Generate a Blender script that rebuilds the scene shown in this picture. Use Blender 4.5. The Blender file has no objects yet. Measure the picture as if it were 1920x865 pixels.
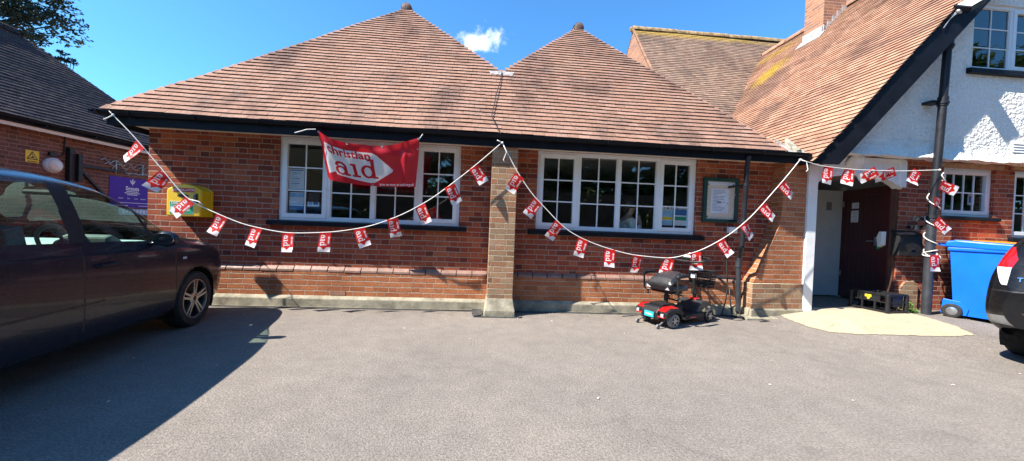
import bpy, bmesh, math, random
import numpy as np
from mathutils import Vector, Matrix
R = math.radians
rnd = random.Random(7)
scene = bpy.context.scene
col = scene.collection
# ------------------------------------------------------------------ camera
CAM = np.array([0.0, -5.63, 1.30]); F = 693.0
_roll, _pitch, _yaw = R(2.25), R(.91), R(4.79)
_w = np.array([math.sin(_yaw)*math.cos(_pitch), math.cos(_yaw)*math.cos(_pitch), -math.sin(_pitch)])
_r0 = np.array([math.cos(_yaw), -math.sin(_yaw), 0.0]); _u0 = np.cross(_r0, _w)
_r = math.cos(_roll)*_r0 + math.sin(_roll)*_u0; _u = -math.sin(_roll)*_r0 + math.cos(_roll)*_u0
cd = bpy.data.cameras.new('camera'); cam = bpy.data.objects.new('camera', cd); col.objects.link(cam)
cd.sensor_width = 36; cd.sensor_fit = 'HORIZONTAL'; cd.lens = F/1920*36; cd.clip_start = .02; cd.clip_end = 2000
cam.matrix_world = Matrix(((_r[0], _u[0], -_w[0], CAM[0]), (_r[1], _u[1], -_w[1], CAM[1]), (_r[2], _u[2], -_w[2], CAM[2]), (0, 0, 0, 1)))
scene.camera = cam

def at(px, py, Y):
    "photo pixel -> point in the world on the vertical plane y = Y"
    d = _w + _r*(px-960)/F + _u*(432.5-py)/F
    t = (Y-CAM[1])/d[1]
    return CAM + t*d

# ------------------------------------------------------------------ sun and sky
LDIR = Vector((3.5, 1.17, -4.2)).normalized()
sd = bpy.data.lights.new('sun', 'SUN'); sun = bpy.data.objects.new('sun', sd); col.objects.link(sun)
sd.energy = 5.0; sd.angle = R(.5); sd.color = (1, .93, .83)
sun.rotation_euler = LDIR.to_track_quat('-Z', 'Y').to_euler()
w = bpy.data.worlds.new('World'); scene.world = w; w.use_nodes = True

class NB:
    "small node building helper"
    def __init__(s, tree): s.t = tree; s.n = tree.nodes; s.l = tree.links
    def put(s, sock, val):
        if val is None: return
        if isinstance(val, bpy.types.NodeSocket): s.l.new(val, sock)
        elif hasattr(sock, 'default_value'):
            if isinstance(val, (tuple, list)) and len(val) == 3 and sock.type == 'RGBA': val = (*val, 1)
            sock.default_value = val
    def node(s, typ, **kw):
        n = s.n.new(typ)
        for k, v in kw.items(): setattr(n, k, v)
        return n
    def m(s, op, a, b=None, c=None, clamp=False):
        n = s.node('ShaderNodeMath', operation=op, use_clamp=clamp)
        s.put(n.inputs[0], a); s.put(n.inputs[1], b); s.put(n.inputs[2], c)
        return n.outputs[0]
    def vm(s, op, a, b=None):
        n = s.node('ShaderNodeVectorMath', operation=op); s.put(n.inputs[0], a); s.put(n.inputs[1], b)
        return n.outputs['Value'] if op in ('DOT_PRODUCT', 'LENGTH', 'DISTANCE') else n.outputs['Vector']
    def noise(s, vec, scale, detail=3, rough=.55, out='Fac'):
        n = s.node('ShaderNodeTexNoise'); s.put(n.inputs['Vector'], vec); n.inputs['Scale'].default_value = scale
        n.inputs['Detail'].default_value = detail; n.inputs['Roughness'].default_value = rough
        return n.outputs[out]
    def voro(s, vec, scale, feature='F1', out='Distance'):
        n = s.node('ShaderNodeTexVoronoi', feature=feature); s.put(n.inputs['Vector'], vec); n.inputs['Scale'].default_value = scale
        return n.outputs[out]
    def ramp(s, fac, stops, interp='LINEAR'):
        n = s.node('ShaderNodeValToRGB'); n.color_ramp.interpolation = interp; e = n.color_ramp.elements
        while len(e) < len(stops): e.new(.5)
        for el, (p, c) in zip(e, stops): el.position = p; el.color = (*c, 1) if len(c) == 3 else c
        s.put(n.inputs[0], fac); return n.outputs[0]
    def step(s, v, a, b, lo=0., hi=1.):
        n = s.node('ShaderNodeMapRange', interpolation_type='SMOOTHSTEP')
        s.put(n.inputs[0], v); n.inputs[1].default_value = a; n.inputs[2].default_value = b; n.inputs[3].default_value = lo; n.inputs[4].default_value = hi
        return n.outputs[0]
    def mix(s, fac, a, b, mode='MIX'):
        n = s.node('ShaderNodeMix', data_type='RGBA', blend_type=mode)
        s.put(n.inputs[0], fac); s.put(n.inputs[6], a); s.put(n.inputs[7], b); return n.outputs[2]
    def xyz(s, v):
        n = s.node('ShaderNodeSeparateXYZ'); s.put(n.inputs[0], v); return n.outputs
    def comb(s, x, y, z):
        n = s.node('ShaderNodeCombineXYZ'); s.put(n.inputs[0], x); s.put(n.inputs[1], y); s.put(n.inputs[2], z); return n.outputs[0]
    def bump(s, h, strength, dist, normal=None):
        n = s.node('ShaderNodeBump'); n.inputs['Strength'].default_value = strength; n.inputs['Distance'].default_value = dist
        s.put(n.inputs['Height'], h); s.put(n.inputs['Normal'], normal); return n.outputs[0]

# world: Nishita sky, a little more saturated, with one small fair weather cloud
nb = NB(w.node_tree)
for n in list(w.node_tree.nodes): w.node_tree.nodes.remove(n)
sky = nb.node('ShaderNodeTexSky', sky_type='NISHITA'); sky.sun_disc = False
sky.sun_elevation = math.asin(-LDIR.z); sky.sun_rotation = math.atan2(-LDIR.x, -LDIR.y)
sky.air_density = 1.15; sky.dust_density = .3; sky.ozone_density = 1.6
SKYTINT = (.54, 1.14, 1.62)
tint = nb.mix(1.0, sky.outputs[0], SKYTINT, 'MULTIPLY')
d0 = _w + _r*(906-960)/F + _u*(432.5-78)/F; d0 = d0/np.linalg.norm(d0)
e1 = np.cross(d0, [0, 0, 1.]); e1 /= np.linalg.norm(e1); e2 = np.cross(e1, d0)
tc = nb.node('ShaderNodeTexCoord').outputs['Generated']
a = nb.vm('DOT_PRODUCT', tc, tuple(e1)); b = nb.vm('DOT_PRODUCT', tc, tuple(e2)); front = nb.vm('DOT_PRODUCT', tc, tuple(d0))
ell = nb.m('SQRT', nb.m('ADD', nb.m('POWER', nb.m('DIVIDE', a, .084), 2.), nb.m('POWER', nb.m('DIVIDE', nb.m('SUBTRACT', b, nb.m('MULTIPLY', a, .10)), .030), 2.)))
nz = nb.noise(tc, 26, 6, .62)
dens = nb.m('ADD', nb.m('SUBTRACT', 1.0, ell), nb.m('MULTIPLY', nb.m('SUBTRACT', nz, .5), 3.0))
cl = nb.m('MULTIPLY', nb.step(dens, .0, 1.05), nb.m('GREATER_THAN', front, .5))
skyc = nb.mix(nb.m('MULTIPLY', cl, .95), tint, (9.5, 10.2, 11.))
bg = nb.node('ShaderNodeBackground'); nb.put(bg.inputs[0], skyc); bg.inputs[1].default_value = .068
wo = nb.node('ShaderNodeOutputWorld'); nb.l.new(bg.outputs[0], wo.inputs[0])
scene.view_settings.view_transform = 'Standard'; scene.view_settings.look = 'None'
scene.view_settings.exposure = 1.38; scene.view_settings.gamma = 1; scene.view_settings.use_curve_mapping = False
scene.cycles.max_bounces = 8; scene.cycles.transparent_max_bounces = 12; scene.cycles.diffuse_bounces = 4
scene.cycles.caustics_reflective = False; scene.cycles.caustics_refractive = False

# ------------------------------------------------------------------ materials
def material(name):
    m = bpy.data.materials.new(name); m.use_nodes = True
    nb = NB(m.node_tree); return m, nb, m.node_tree.nodes['Principled BSDF']
def plain(name, c, rough=.5, metal=0., var=.12, scale=12., bump=0., bscale=80., coat=0., spec=.5, emit=None):
    "one base colour broken up by soft noise in colour and gloss"
    m, nb, p = material(name)
    g = nb.node('ShaderNodeTexCoord').outputs['Object']
    n = nb.noise(g, scale, 5, .6)
    lo = tuple(max(0, x*(1-var)) for x in c); hi = tuple(min(1, x*(1+var)) for x in c)
    nb.put(p.inputs['Base Color'], nb.ramp(n, [(.3, lo), (.7, hi)]))
    nb.put(p.inputs['Roughness'], nb.step(nb.noise(g, scale*2.3, 3), .25, .75, max(.02, rough*.82), min(1, rough*1.18)))
    p.inputs['Metallic'].default_value = metal; p.inputs['Coat Weight'].default_value = coat; p.inputs['Coat Roughness'].default_value = .04
    p.inputs['Specular IOR Level'].default_value = spec
    if bump: nb.put(p.inputs['Normal'], nb.bump(nb.noise(g, bscale, 4), bump, .01))
    if emit: p.inputs['Emission Color'].default_value = (*emit, 1); p.inputs['Emission Strength'].default_value = 1
    return m
def brick(name, cols, mortar, course=.0775, period=.338, grime=.5, bumps=1.0, pale=0.0):
    m, nb, p = material(name)
    geo = nb.node('ShaderNodeNewGeometry'); pos = geo.outputs['Position']
    x, y, z = nb.xyz(pos); nx, ny, nzz = nb.xyz(geo.outputs['True Normal'])
    side = nb.m('GREATER_THAN', nb.m('ABSOLUTE', nx), .66)
    h = nb.m('ADD', nb.m('MULTIPLY', side, y), nb.m('MULTIPLY', nb.m('SUBTRACT', 1., side), x))
    wob = nb.noise(pos, 4.5, 3); wob2 = nb.noise(nb.vm('ADD', pos, (7.1, 3.3, 9.2)), 11, 3)
    zz = nb.m('ADD', z, nb.m('MULTIPLY', nb.m('SUBTRACT', wob, .5), .018))
    hh = nb.m('ADD', h, nb.m('MULTIPLY', nb.m('SUBTRACT', wob2, .5), .022))
    zr = nb.m('DIVIDE', zz, course); row = nb.m('FLOOR', zr); fz = nb.m('SUBTRACT', zr, row)
    odd = nb.m('MODULO', nb.m('ADD', row, 1000.), 2.)
    rj = nb.node('ShaderNodeTexWhiteNoise', noise_dimensions='1D'); nb.put(rj.inputs['W'], row)
    t = nb.m('ADD', nb.m('ADD', nb.m('DIVIDE', hh, period), nb.m('MULTIPLY', odd, .5)), nb.m('MULTIPLY', rj.outputs[0], .10))
    cell = nb.m('FLOOR', t); ft = nb.m('SUBTRACT', t, cell); hd = nb.m('GREATER_THAN', ft, .645)
    dx = nb.m('MULTIPLY', nb.m('MINIMUM', nb.m('MINIMUM', ft, nb.m('SUBTRACT', 1., ft)), nb.m('ABSOLUTE', nb.m('SUBTRACT', ft, .645))), period)
    dz = nb.m('MULTIPLY', nb.m('MINIMUM', fz, nb.m('SUBTRACT', 1., fz)), course)
    d = nb.m('MINIMUM', nb.m('MULTIPLY', dx, 1.35), nb.m('MULTIPLY', dz, .85))
    face = nb.step(nb.m('ADD', d, nb.m('MULTIPLY', nb.m('SUBTRACT', nb.noise(pos, 55, 3), .5), .006)), .0030, .0065)
    idv = nb.comb(nb.m('ADD', nb.m('MULTIPLY', cell, 2.), hd), row, 0.)
    wn = nb.node('ShaderNodeTexWhiteNoise', noise_dimensions='2D'); nb.put(wn.inputs['Vector'], idv)
    n = len(cols); bc = nb.ramp(wn.outputs[0], [(i/(n-1), c) for i, c in enumerate(cols)])
    fine = nb.noise(pos, 38, 5, .65)
    bc = nb.mix(.55, bc, nb.ramp(fine, [(.3, (.42, .40, .40)), (.72, (1.25, 1.2, 1.15))]), 'MULTIPLY')
    mc = nb.mix(.5, mortar, nb.ramp(nb.noise(pos, 30, 4), [(.3, (.6, .6, .6)), (.7, (1.2, 1.2, 1.2))]), 'MULTIPLY')
    c = nb.mix(face, mc, bc)
    big = nb.noise(pos, 1.3, 5, .62)
    c = nb.mix(nb.step(big, .45, .75, 0, grime), c, nb.mix(1., c, (.55, .52, .52), 'MULTIPLY'))
    # a few lime washed bricks and repairs
    patch = nb.step(nb.noise(nb.vm('ADD', pos, (3., 11., 5.)), 1.7, 4, .6), .66, .78, 0, .35+pale)
    c = nb.mix(patch, c, (.42, .33, .28))
    nb.put(p.inputs['Base Color'], c); p.inputs['Roughness'].default_value = .85; p.inputs['Specular IOR Level'].default_value = .25
    hgt = nb.m('ADD', nb.m('ADD', nb.m('MULTIPLY', face, .6), nb.m('MULTIPLY', fine, .25)), nb.m('MULTIPLY', wn.outputs[0], .35))
    nb.put(p.inputs['Normal'], nb.bump(hgt, .9*bumps, .012)); return m
def tiles(name, cols, lichen=0.0, yellow=None, dark=.6, moss=0.):
    m, nb, p = material(name)
    geo = nb.node('ShaderNodeNewGeometry'); pos = geo.outputs['Position']
    at_ = nb.node('ShaderNodeAttribute'); at_.attribute_name = 'shade'
    n = len(cols); c = nb.ramp(at_.outputs['Fac'], [(i/(n-1), q) for i, q in enumerate(cols)])
    sp = nb.noise(pos, 60, 5, .7)
    c = nb.mix(.6, c, nb.ramp(sp, [(.32, (.35, .33, .32)), (.55, (1., 1., 1.)), (.75, (1.25, 1.22, 1.18))]), 'MULTIPLY')
    st = nb.noise(nb.vm('MULTIPLY', pos, (1., .6, .6)), 1.1, 6, .62)
    c = nb.mix(nb.step(st, .47, .66, 0, dark), c, nb.mix(1., c, (.46, .48, .54), 'MULTIPLY'))
    fl = nb.step(nb.noise(nb.vm('ADD', pos, (5., 1., 2.)), 34, 3, .6), .63, .68, 0, lichen)
    c = nb.mix(fl, c, (.40, .38, .30))
    bs = nb.step(nb.noise(nb.vm('ADD', pos, (1., 8., 2.)), 22, 3, .6), .66, .70, 0, .75)
    c = nb.mix(bs, c, (.05, .045, .04))
    if yellow:
        for (q, rad, k) in yellow:
            v = nb.vm('SUBTRACT', pos, q); v = nb.vm('DIVIDE', v, rad)
            dd = nb.vm('LENGTH', v)
            yy = nb.m('ADD', nb.m('SUBTRACT', 1., dd), nb.m('MULTIPLY', nb.m('SUBTRACT', nb.noise(pos, 9, 5, .7), .5), 2.6))
            c = nb.mix(nb.step(yy, .1, .7, 0, k), c, (.52, .34, .03))
    nb.put(p.inputs['Base Color'], c); p.inputs['Roughness'].default_value = .88; p.inputs['Specular IOR Level'].default_value = .2
    nb.put(p.inputs['Normal'], nb.bump(nb.noise(pos, 45, 5, .7), .5, .008)); return m
def glass(name, tintc, boost=1.0, base=.04):
    m, nb, p = material(name); t = m.node_tree
    t.nodes.remove(p)
    out = t.nodes['Material Output']
    tr = nb.node('ShaderNodeBsdfTransparent'); tr.inputs[0].default_value = (*tintc, 1)
    gl = nb.node('ShaderNodeBsdfGlossy'); gl.inputs['Roughness'].default_value = .015
    g = nb.node('ShaderNodeNewGeometry').outputs['Position']
    nb.put(gl.inputs['Normal'], nb.bump(nb.noise(g, 2.2, 2), .03, .05))
    fr = nb.node('ShaderNodeFresnel'); bf = nb.node('ShaderNodeNewGeometry').outputs['Backfacing']; nb.put(fr.inputs[0], nb.m('SUBTRACT', 1.52, nb.m('MULTIPLY', bf, 1.52-1/1.52)))
    k = nb.m('ADD', nb.m('MULTIPLY', fr.outputs[0], boost), base, clamp=True)
    mx = nb.node('ShaderNodeMixShader'); nb.put(mx.inputs[0], k); nb.l.new(tr.outputs[0], mx.inputs[1]); nb.l.new(gl.outputs[0], mx.inputs[2])
    nb.l.new(mx.outputs[0], out.inputs[0]); return m
def cloth(name, c, trans=.35, rough=.45):
    m, nb, p = material(name); t = m.node_tree
    p.inputs['Base Color'].default_value = (*c, 1); p.inputs['Roughness'].default_value = rough
    tl = nb.node('ShaderNodeBsdfTranslucent'); tl.inputs[0].default_value = (*c, 1)
    mx = nb.node('ShaderNodeMixShader'); mx.inputs[0].default_value = trans
    nb.l.new(p.outputs[0], mx.inputs[1]); nb.l.new(tl.outputs[0], mx.inputs[2]); nb.l.new(mx.outputs[0], t.nodes['Material Output'].inputs[0])
    g = nb.node('ShaderNodeTexCoord').outputs['Object']
    nb.put(p.inputs['Normal'], nb.bump(nb.noise(g, 16, 3), .12, .02)); return m

M = {}
M['brick'] = brick('red_brick', [(.145, .038, .028), (.27, .060, .033), (.36, .080, .038), (.30, .066, .035), (.43, .125, .055), (.385, .094, .043)], (.41, .33, .26))
M['brick_warm'] = brick('orange_brick', [(.36, .12, .05), (.46, .165, .07), (.52, .20, .085), (.40, .13, .06)], (.54, .45, .35), bumps=1.6, course=.076)
M['brick_tan'] = brick('weathered_tan_brick', [(.22, .115, .065), (.33, .195, .11), (.40, .255, .15), (.37, .17, .09), (.28, .175, .11), (.43, .29, .175)], (.52, .44, .32), grime=.25, bumps=1.5)
M['brick_brown'] = brick('brown_brick', [(.13, .06, .045), (.19, .085, .06), (.23, .105, .07), (.165, .073, .055)], (.42, .30, .23), grime=.4, course=.085, period=.37)
M['brick_chim'] = brick('chimney_brick', [(.30, .13, .07), (.42, .20, .11), (.36, .17, .10), (.22, .12, .09)], (.45, .38, .30), grime=.5)
M['course'] = plain('plinth_brick', (.225, .135, .105), .55, var=.3, scale=7, bump=.4, bscale=25)
TERRA = [(.26, .150, .108), (.305, .172, .122), (.32, .183, .132), (.295, .165, .117), (.345, .207, .155), (.275, .17, .13)]
M['tile'] = tiles('terracotta_roof_tile', TERRA, lichen=.6, dark=.85)
M['tile_wing'] = tiles('terracotta_wing_tile', [(.30, .15, .095), (.42, .22, .14), (.46, .26, .17), (.37, .19, .12)], lichen=.45, dark=.9, yellow=[((8.05, 4.35, 5.9), (.8, .65, .75), .8), ((8.9, 5.4, 7.0), (.5, 1.2, .4), .5)])
M['tile_rear'] = tiles('old_lichened_tile', [(.20, .125, .095), (.30, .20, .145), (.25, .17, .13), (.34, .235, .165)], lichen=.7, dark=.7, yellow=[((7.0, 7.0, 8.25), (5., .36, .30), .55)])
M['tile_dark'] = tiles('dark_roof_tile', [(.030, .029, .034), (.055, .05, .054), (.042, .04, .046), (.075, .066, .064)], lichen=.45, dark=.5)
M['tile_base'] = plain('roof_underlay', (.05, .035, .03), .95)
M['tile_edge'] = plain('shaded_weathered_edge', (.085, .055, .045), .95, var=.4, scale=9)  # shadow lines between courses put into the edge colour, besides weathering
M['ridge'] = plain('clay_ridge_tile', (.30, .16, .10), .85, var=.45, scale=5, bump=.4)
M['ridge_old'] = plain('lichened_ridge_tile', (.33, .22, .10), .9, var=.6, scale=7, bump=.5)
M['capdark'] = plain('weathered_cap', (.13, .085, .07), .85, var=.5, scale=9, bump=.4)
M['lead'] = plain('lead_sheet', (.33, .32, .31), .6, var=.3, scale=9, bump=.3, bscale=30)
M['lime'] = plain('lime_mortar_fillet', (.26, .24, .19), .9, var=.4, scale=14, bump=.8)
M['black'] = plain('black_gloss_paint', (.010, .011, .016), .42, var=.3, scale=5, bump=.05, spec=.10)
M['pipe'] = plain('black_iron_pipe', (.016, .017, .022), .45, var=.35, scale=6, bump=.12, spec=.3)
M['pipegrey'] = plain('worn_grey_pipe', (.030, .033, .040), .45, var=.35, scale=6, bump=.1)
M['white'] = plain('white_upvc', (.74, .77, .80), .32, var=.05, scale=5)
M['cream'] = plain('cream_soffit_paint', (.72, .66, .55), .6, var=.1)
M['wpaint'] = plain('white_gloss_paint', (.76, .77, .76), .45, var=.08, scale=6, bump=.08, bscale=20)
M['concrete'] = plain('old_concrete', (.27, .245, .18), .9, var=.45, scale=6, bump=.5, bscale=30)
M['metal'] = plain('galvanised_metal', (.40, .41, .42), .42, metal=.8, var=.25)
M['grate'] = plain('dark_grating', (.07, .075, .08), .5, metal=.4, var=.4)
M['wood'] = plain('timber_lintel', (.40, .25, .13), .7, var=.3, scale=9)
M['wooddark'] = plain('stained_wood', (.10, .045, .03), .5, var=.3, scale=9)
M['maroon'] = plain('maroon_door_paint', (.062, .012, .012), .38, var=.2, scale=4, bump=.05)
M['inner'] = plain('pale_interior_paint', (.42, .45, .46), .6, var=.06)
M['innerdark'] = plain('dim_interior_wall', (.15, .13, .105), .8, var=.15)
M['floor'] = plain('dark_floor', (.07, .07, .075), .6, var=.2)
M['glass'] = glass('window_glass', (.90, .93, .92), 1.9, .06)
M['carglass'] = glass('car_glass', (.72, .86, .80), .9, .0); M['clearglass'] = glass('clear_acrylic', (.985, .985, .985), .5, 0.); M['glassdark'] = glass('house_glass', (.30, .36, .42), 1.6, .05)
M['red'] = cloth('red_print', (.62, .012, .026)); M['wcloth'] = cloth('white_print', (.80, .79, .82)); M['orange'] = cloth('flag_red', (.80, .030, .024), .55)
M['rope'] = plain('white_string', (.75, .73, .70), .8, bump=.4, bscale=300)
M['green'] = plain('dark_green_paint', (.012, .055, .045), .4); M['paper'] = plain('white_paper', (.72, .74, .80), .7, var=.06); M['cork'] = plain('beige_board', (.70, .58, .46), .85, var=.15, scale=30)
M['ink'] = plain('grey_ink', (.20, .22, .30), .8); M['inkblue'] = plain('blue_print', (.03, .14, .36), .6); M['skyblue'] = plain('pale_blue_print', (.25, .48, .66), .6, var=.3)
M['yellow'] = plain('yellow_cabinet_paint', (.80, .50, .008), .32, var=.06, coat=.3); M['ysign'] = plain('yellow_sign', (.80, .56, .02), .5)
M['signred'] = plain('sign_red', (.55, .02, .015), .5); M['signgreen'] = plain('sign_green', (.01, .30, .14), .5); M['signwhite'] = plain('sign_white', (.78, .78, .78), .5, var=.04)
M['purple'] = plain('purple_sign', (.075, .016, .33), .5, var=.08, spec=.2); M['sblack'] = plain('matt_black', (.012, .012, .013), .6)
M['rubber'] = plain('tyre_rubber', (.018, .018, .019), .8, bump=.2); M['greyrubber'] = plain('grey_rubber', (.22, .22, .21), .8)
M['alloy'] = plain('alloy_rim', (.42, .42, .43), .3, metal=.85, var=.1); M['plastic'] = plain('black_plastic', (.015, .015, .017), .45, var=.25, bump=.1, spec=.3); M['greyplastic'] = plain('grey_plastic', (.16, .16, .165), .5)
M['vinyl'] = plain('grey_vinyl', (.026, .027, .030), .38, var=.2, bump=.15); M['sred'] = plain('scooter_red', (.50, .012, .012), .22, coat=.6); M['teal'] = plain('teal_plate', (.02, .42, .50), .4)
M['binblue'] = plain('blue_bin_plastic', (.003, .13, .70), .42, var=.14, scale=2.2, bump=.10, bscale=9, spec=.3); M['binorange'] = plain('orange_bin_lid', (.80, .25, .01), .4); M['bingrey'] = plain('dark_grey_bin', (.06, .065, .07), .5)
M['carpaint'] = plain('dark_plum_paint', (.012, .0145, .024), .24, metal=0., spec=.28, coat=.25, var=.1); M['carblack'] = plain('black_car_paint', (.006, .006, .007), .28, metal=0., spec=.3, coat=.22)
M['gap'] = plain('panel_gap', (.002, .002, .002), .9); M['trim'] = plain('black_trim', (.012, .012, .013), .5); M['cabin'] = plain('grey_cabin', (.13, .15, .145), .7); M['cabinlight'] = plain('pale_dashboard', (.42, .52, .49), .65)
M['lensred'] = plain('red_lens', (.45, .008, .012), .12, coat=.8); M['lenswhite'] = plain('clear_lens', (.62, .62, .64), .1, coat=.8); M['chrome'] = plain('chrome', (.7, .7, .72), .12, metal=1.)
M['skid'] = plain('grey_skid_plate', (.20, .20, .20), .45, metal=.2); M['lampglass'] = plain('opal_lamp', (.72, .70, .62), .3, var=.06)
M['skin'] = plain('skin', (.50, .30, .22), .55); M['hair'] = plain('dark_hair', (.02, .014, .01), .5); M['cardigan'] = plain('pale_cardigan', (.80, .75, .70), .85, var=.2, scale=40, bump=.5); M['navy'] = plain('navy_trousers', (.03, .04, .08), .8)
M['bark'] = plain('bark', (.09, .065, .045), .9, var=.35, scale=6, bump=.8, bscale=20)

# roughcast render
m, nb, p = material('white_roughcast'); M['roughcast'] = m
pos = nb.node('ShaderNodeNewGeometry').outputs['Position']
l1 = nb.noise(pos, 26, 4, .6); l2 = nb.voro(nb.vm('ADD', pos, nb.vm('MULTIPLY', nb.noise(pos, 9, 2, .5, 'Color'), (.12, .12, .12))), 24, 'SMOOTH_F1')
nb.put(p.inputs['Base Color'], nb.mix(nb.step(nb.noise(pos, 2.2, 6, .7), .52, .80, 0, .38), nb.ramp(l1, [(.3, (.76, .755, .72)), (.7, (.88, .87, .83))]), (.36, .33, .30)))
p.inputs['Roughness'].default_value = .9
nb.put(p.inputs['Normal'], nb.bump(nb.m('ADD', nb.m('MULTIPLY', l1, .8), l2), .95, .03))
# path: fine aggregate with worn dirty patches
m, nb, p = material('yellow_resin_path'); M['slab'] = m
pos = nb.node('ShaderNodeNewGeometry').outputs['Position']; g1 = nb.noise(pos, 75, 5, .8)
c = nb.ramp(g1, [(.3, (.24, .19, .12)), (.5, (.39, .325, .215)), (.7, (.55, .47, .34))])
c = nb.mix(nb.step(nb.noise(pos, 3.2, 6, .7), .48, .72, 0, .5), c, (.25, .205, .145))
c = nb.mix(nb.step(nb.noise(nb.vm('ADD', pos, (3., 1., 0.)), 1.4, 5, .7), .55, .68, 0, .4), c, (.46, .40, .30))
nb.put(p.inputs['Base Color'], c); p.inputs['Roughness'].default_value = .92; nb.put(p.inputs['Normal'], nb.bump(g1, .7, .006))
# asphalt
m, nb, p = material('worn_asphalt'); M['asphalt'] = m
pos = nb.node('ShaderNodeNewGeometry').outputs['Position']
sp = nb.noise(pos, 62, 6, .80); sp2 = nb.voro(pos, 95); pat = nb.noise(pos, .55, 6, .65); mid = nb.noise(pos, 6, 5, .65)
c = nb.ramp(sp, [(.30, (.095, .082, .071)), (.5, (.203, .179, .155)), (.64, (.295, .261, .228)), (.76, (.50, .44, .375))])
c = nb.mix(nb.step(sp2, .12, .30, .55, 0), c, (.07, .065, .065))
c = nb.mix(.8, c, nb.ramp(pat, [(.32, (.80, .80, .82)), (.55, (1., 1., 1.)), (.72, (1.16, 1.14, 1.12))]), 'MULTIPLY')
c = nb.mix(.55, c, nb.ramp(mid, [(.35, (.82, .82, .82)), (.7, (1.15, 1.15, 1.15))]), 'MULTIPLY')
c = nb.mix(nb.step(nb.noise(nb.vm('ADD', pos, (4., 9., 0.)), 1.9, 5, .65), .62, .74, 0, .35), c, (.07, .063, .06))
c = nb.mix(nb.step(nb.noise(nb.vm('ADD', pos, (14., 2., 0.)), .9, 5, .7), .60, .72, 0, .30), c, (.25, .225, .20))
_x, _y, _z = nb.xyz(pos)
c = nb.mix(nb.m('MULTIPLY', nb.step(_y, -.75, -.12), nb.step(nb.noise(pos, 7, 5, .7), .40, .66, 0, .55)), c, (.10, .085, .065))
ck = nb.voro(nb.vm('ADD', pos, nb.vm('MULTIPLY', nb.noise(pos, 2.5, 4, .6, 'Color'), (.5, .5, 0.))), .42, 'DISTANCE_TO_EDGE')
c = nb.mix(nb.m('MULTIPLY', nb.step(ck, .004, .010, .14, 0), nb.step(nb.noise(pos, .8, 2), .45, .6)), c, (.05, .045, .045))
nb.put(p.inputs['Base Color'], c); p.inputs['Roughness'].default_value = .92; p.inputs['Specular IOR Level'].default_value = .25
nb.put(p.inputs['Normal'], nb.bump(nb.m('ADD', sp, nb.m('MULTIPLY', sp2, -.6)), .8, .006))
# foliage
def foliage(name, a, b):
    m, nb, p = material(name); t = m.node_tree
    at_ = nb.node('ShaderNodeAttribute'); at_.attribute_name = 'shade'
    c = nb.ramp(at_.outputs['Fac'], [(0, a), (1, b)]); nb.put(p.inputs['Base Color'], c); p.inputs['Roughness'].default_value = .5
    tl = nb.node('ShaderNodeBsdfTranslucent'); nb.put(tl.inputs[0], c)
    mx = nb.node('ShaderNodeMixShader'); mx.inputs[0].default_value = .35
    nb.l.new(p.outputs[0], mx.inputs[1]); nb.l.new(tl.outputs[0], mx.inputs[2]); nb.l.new(mx.outputs[0], t.nodes['Material Output'].inputs[0]); return m
M['leaf'] = foliage('dark_leaf', (.04, .085, .022), (.12, .18, .045)); M['leafblue'] = foliage('conifer_leaf', (.016, .034, .022), (.05, .075, .045)); M['weed'] = foliage('weed_leaf', (.07, .16, .02), (.16, .30, .05))

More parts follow.
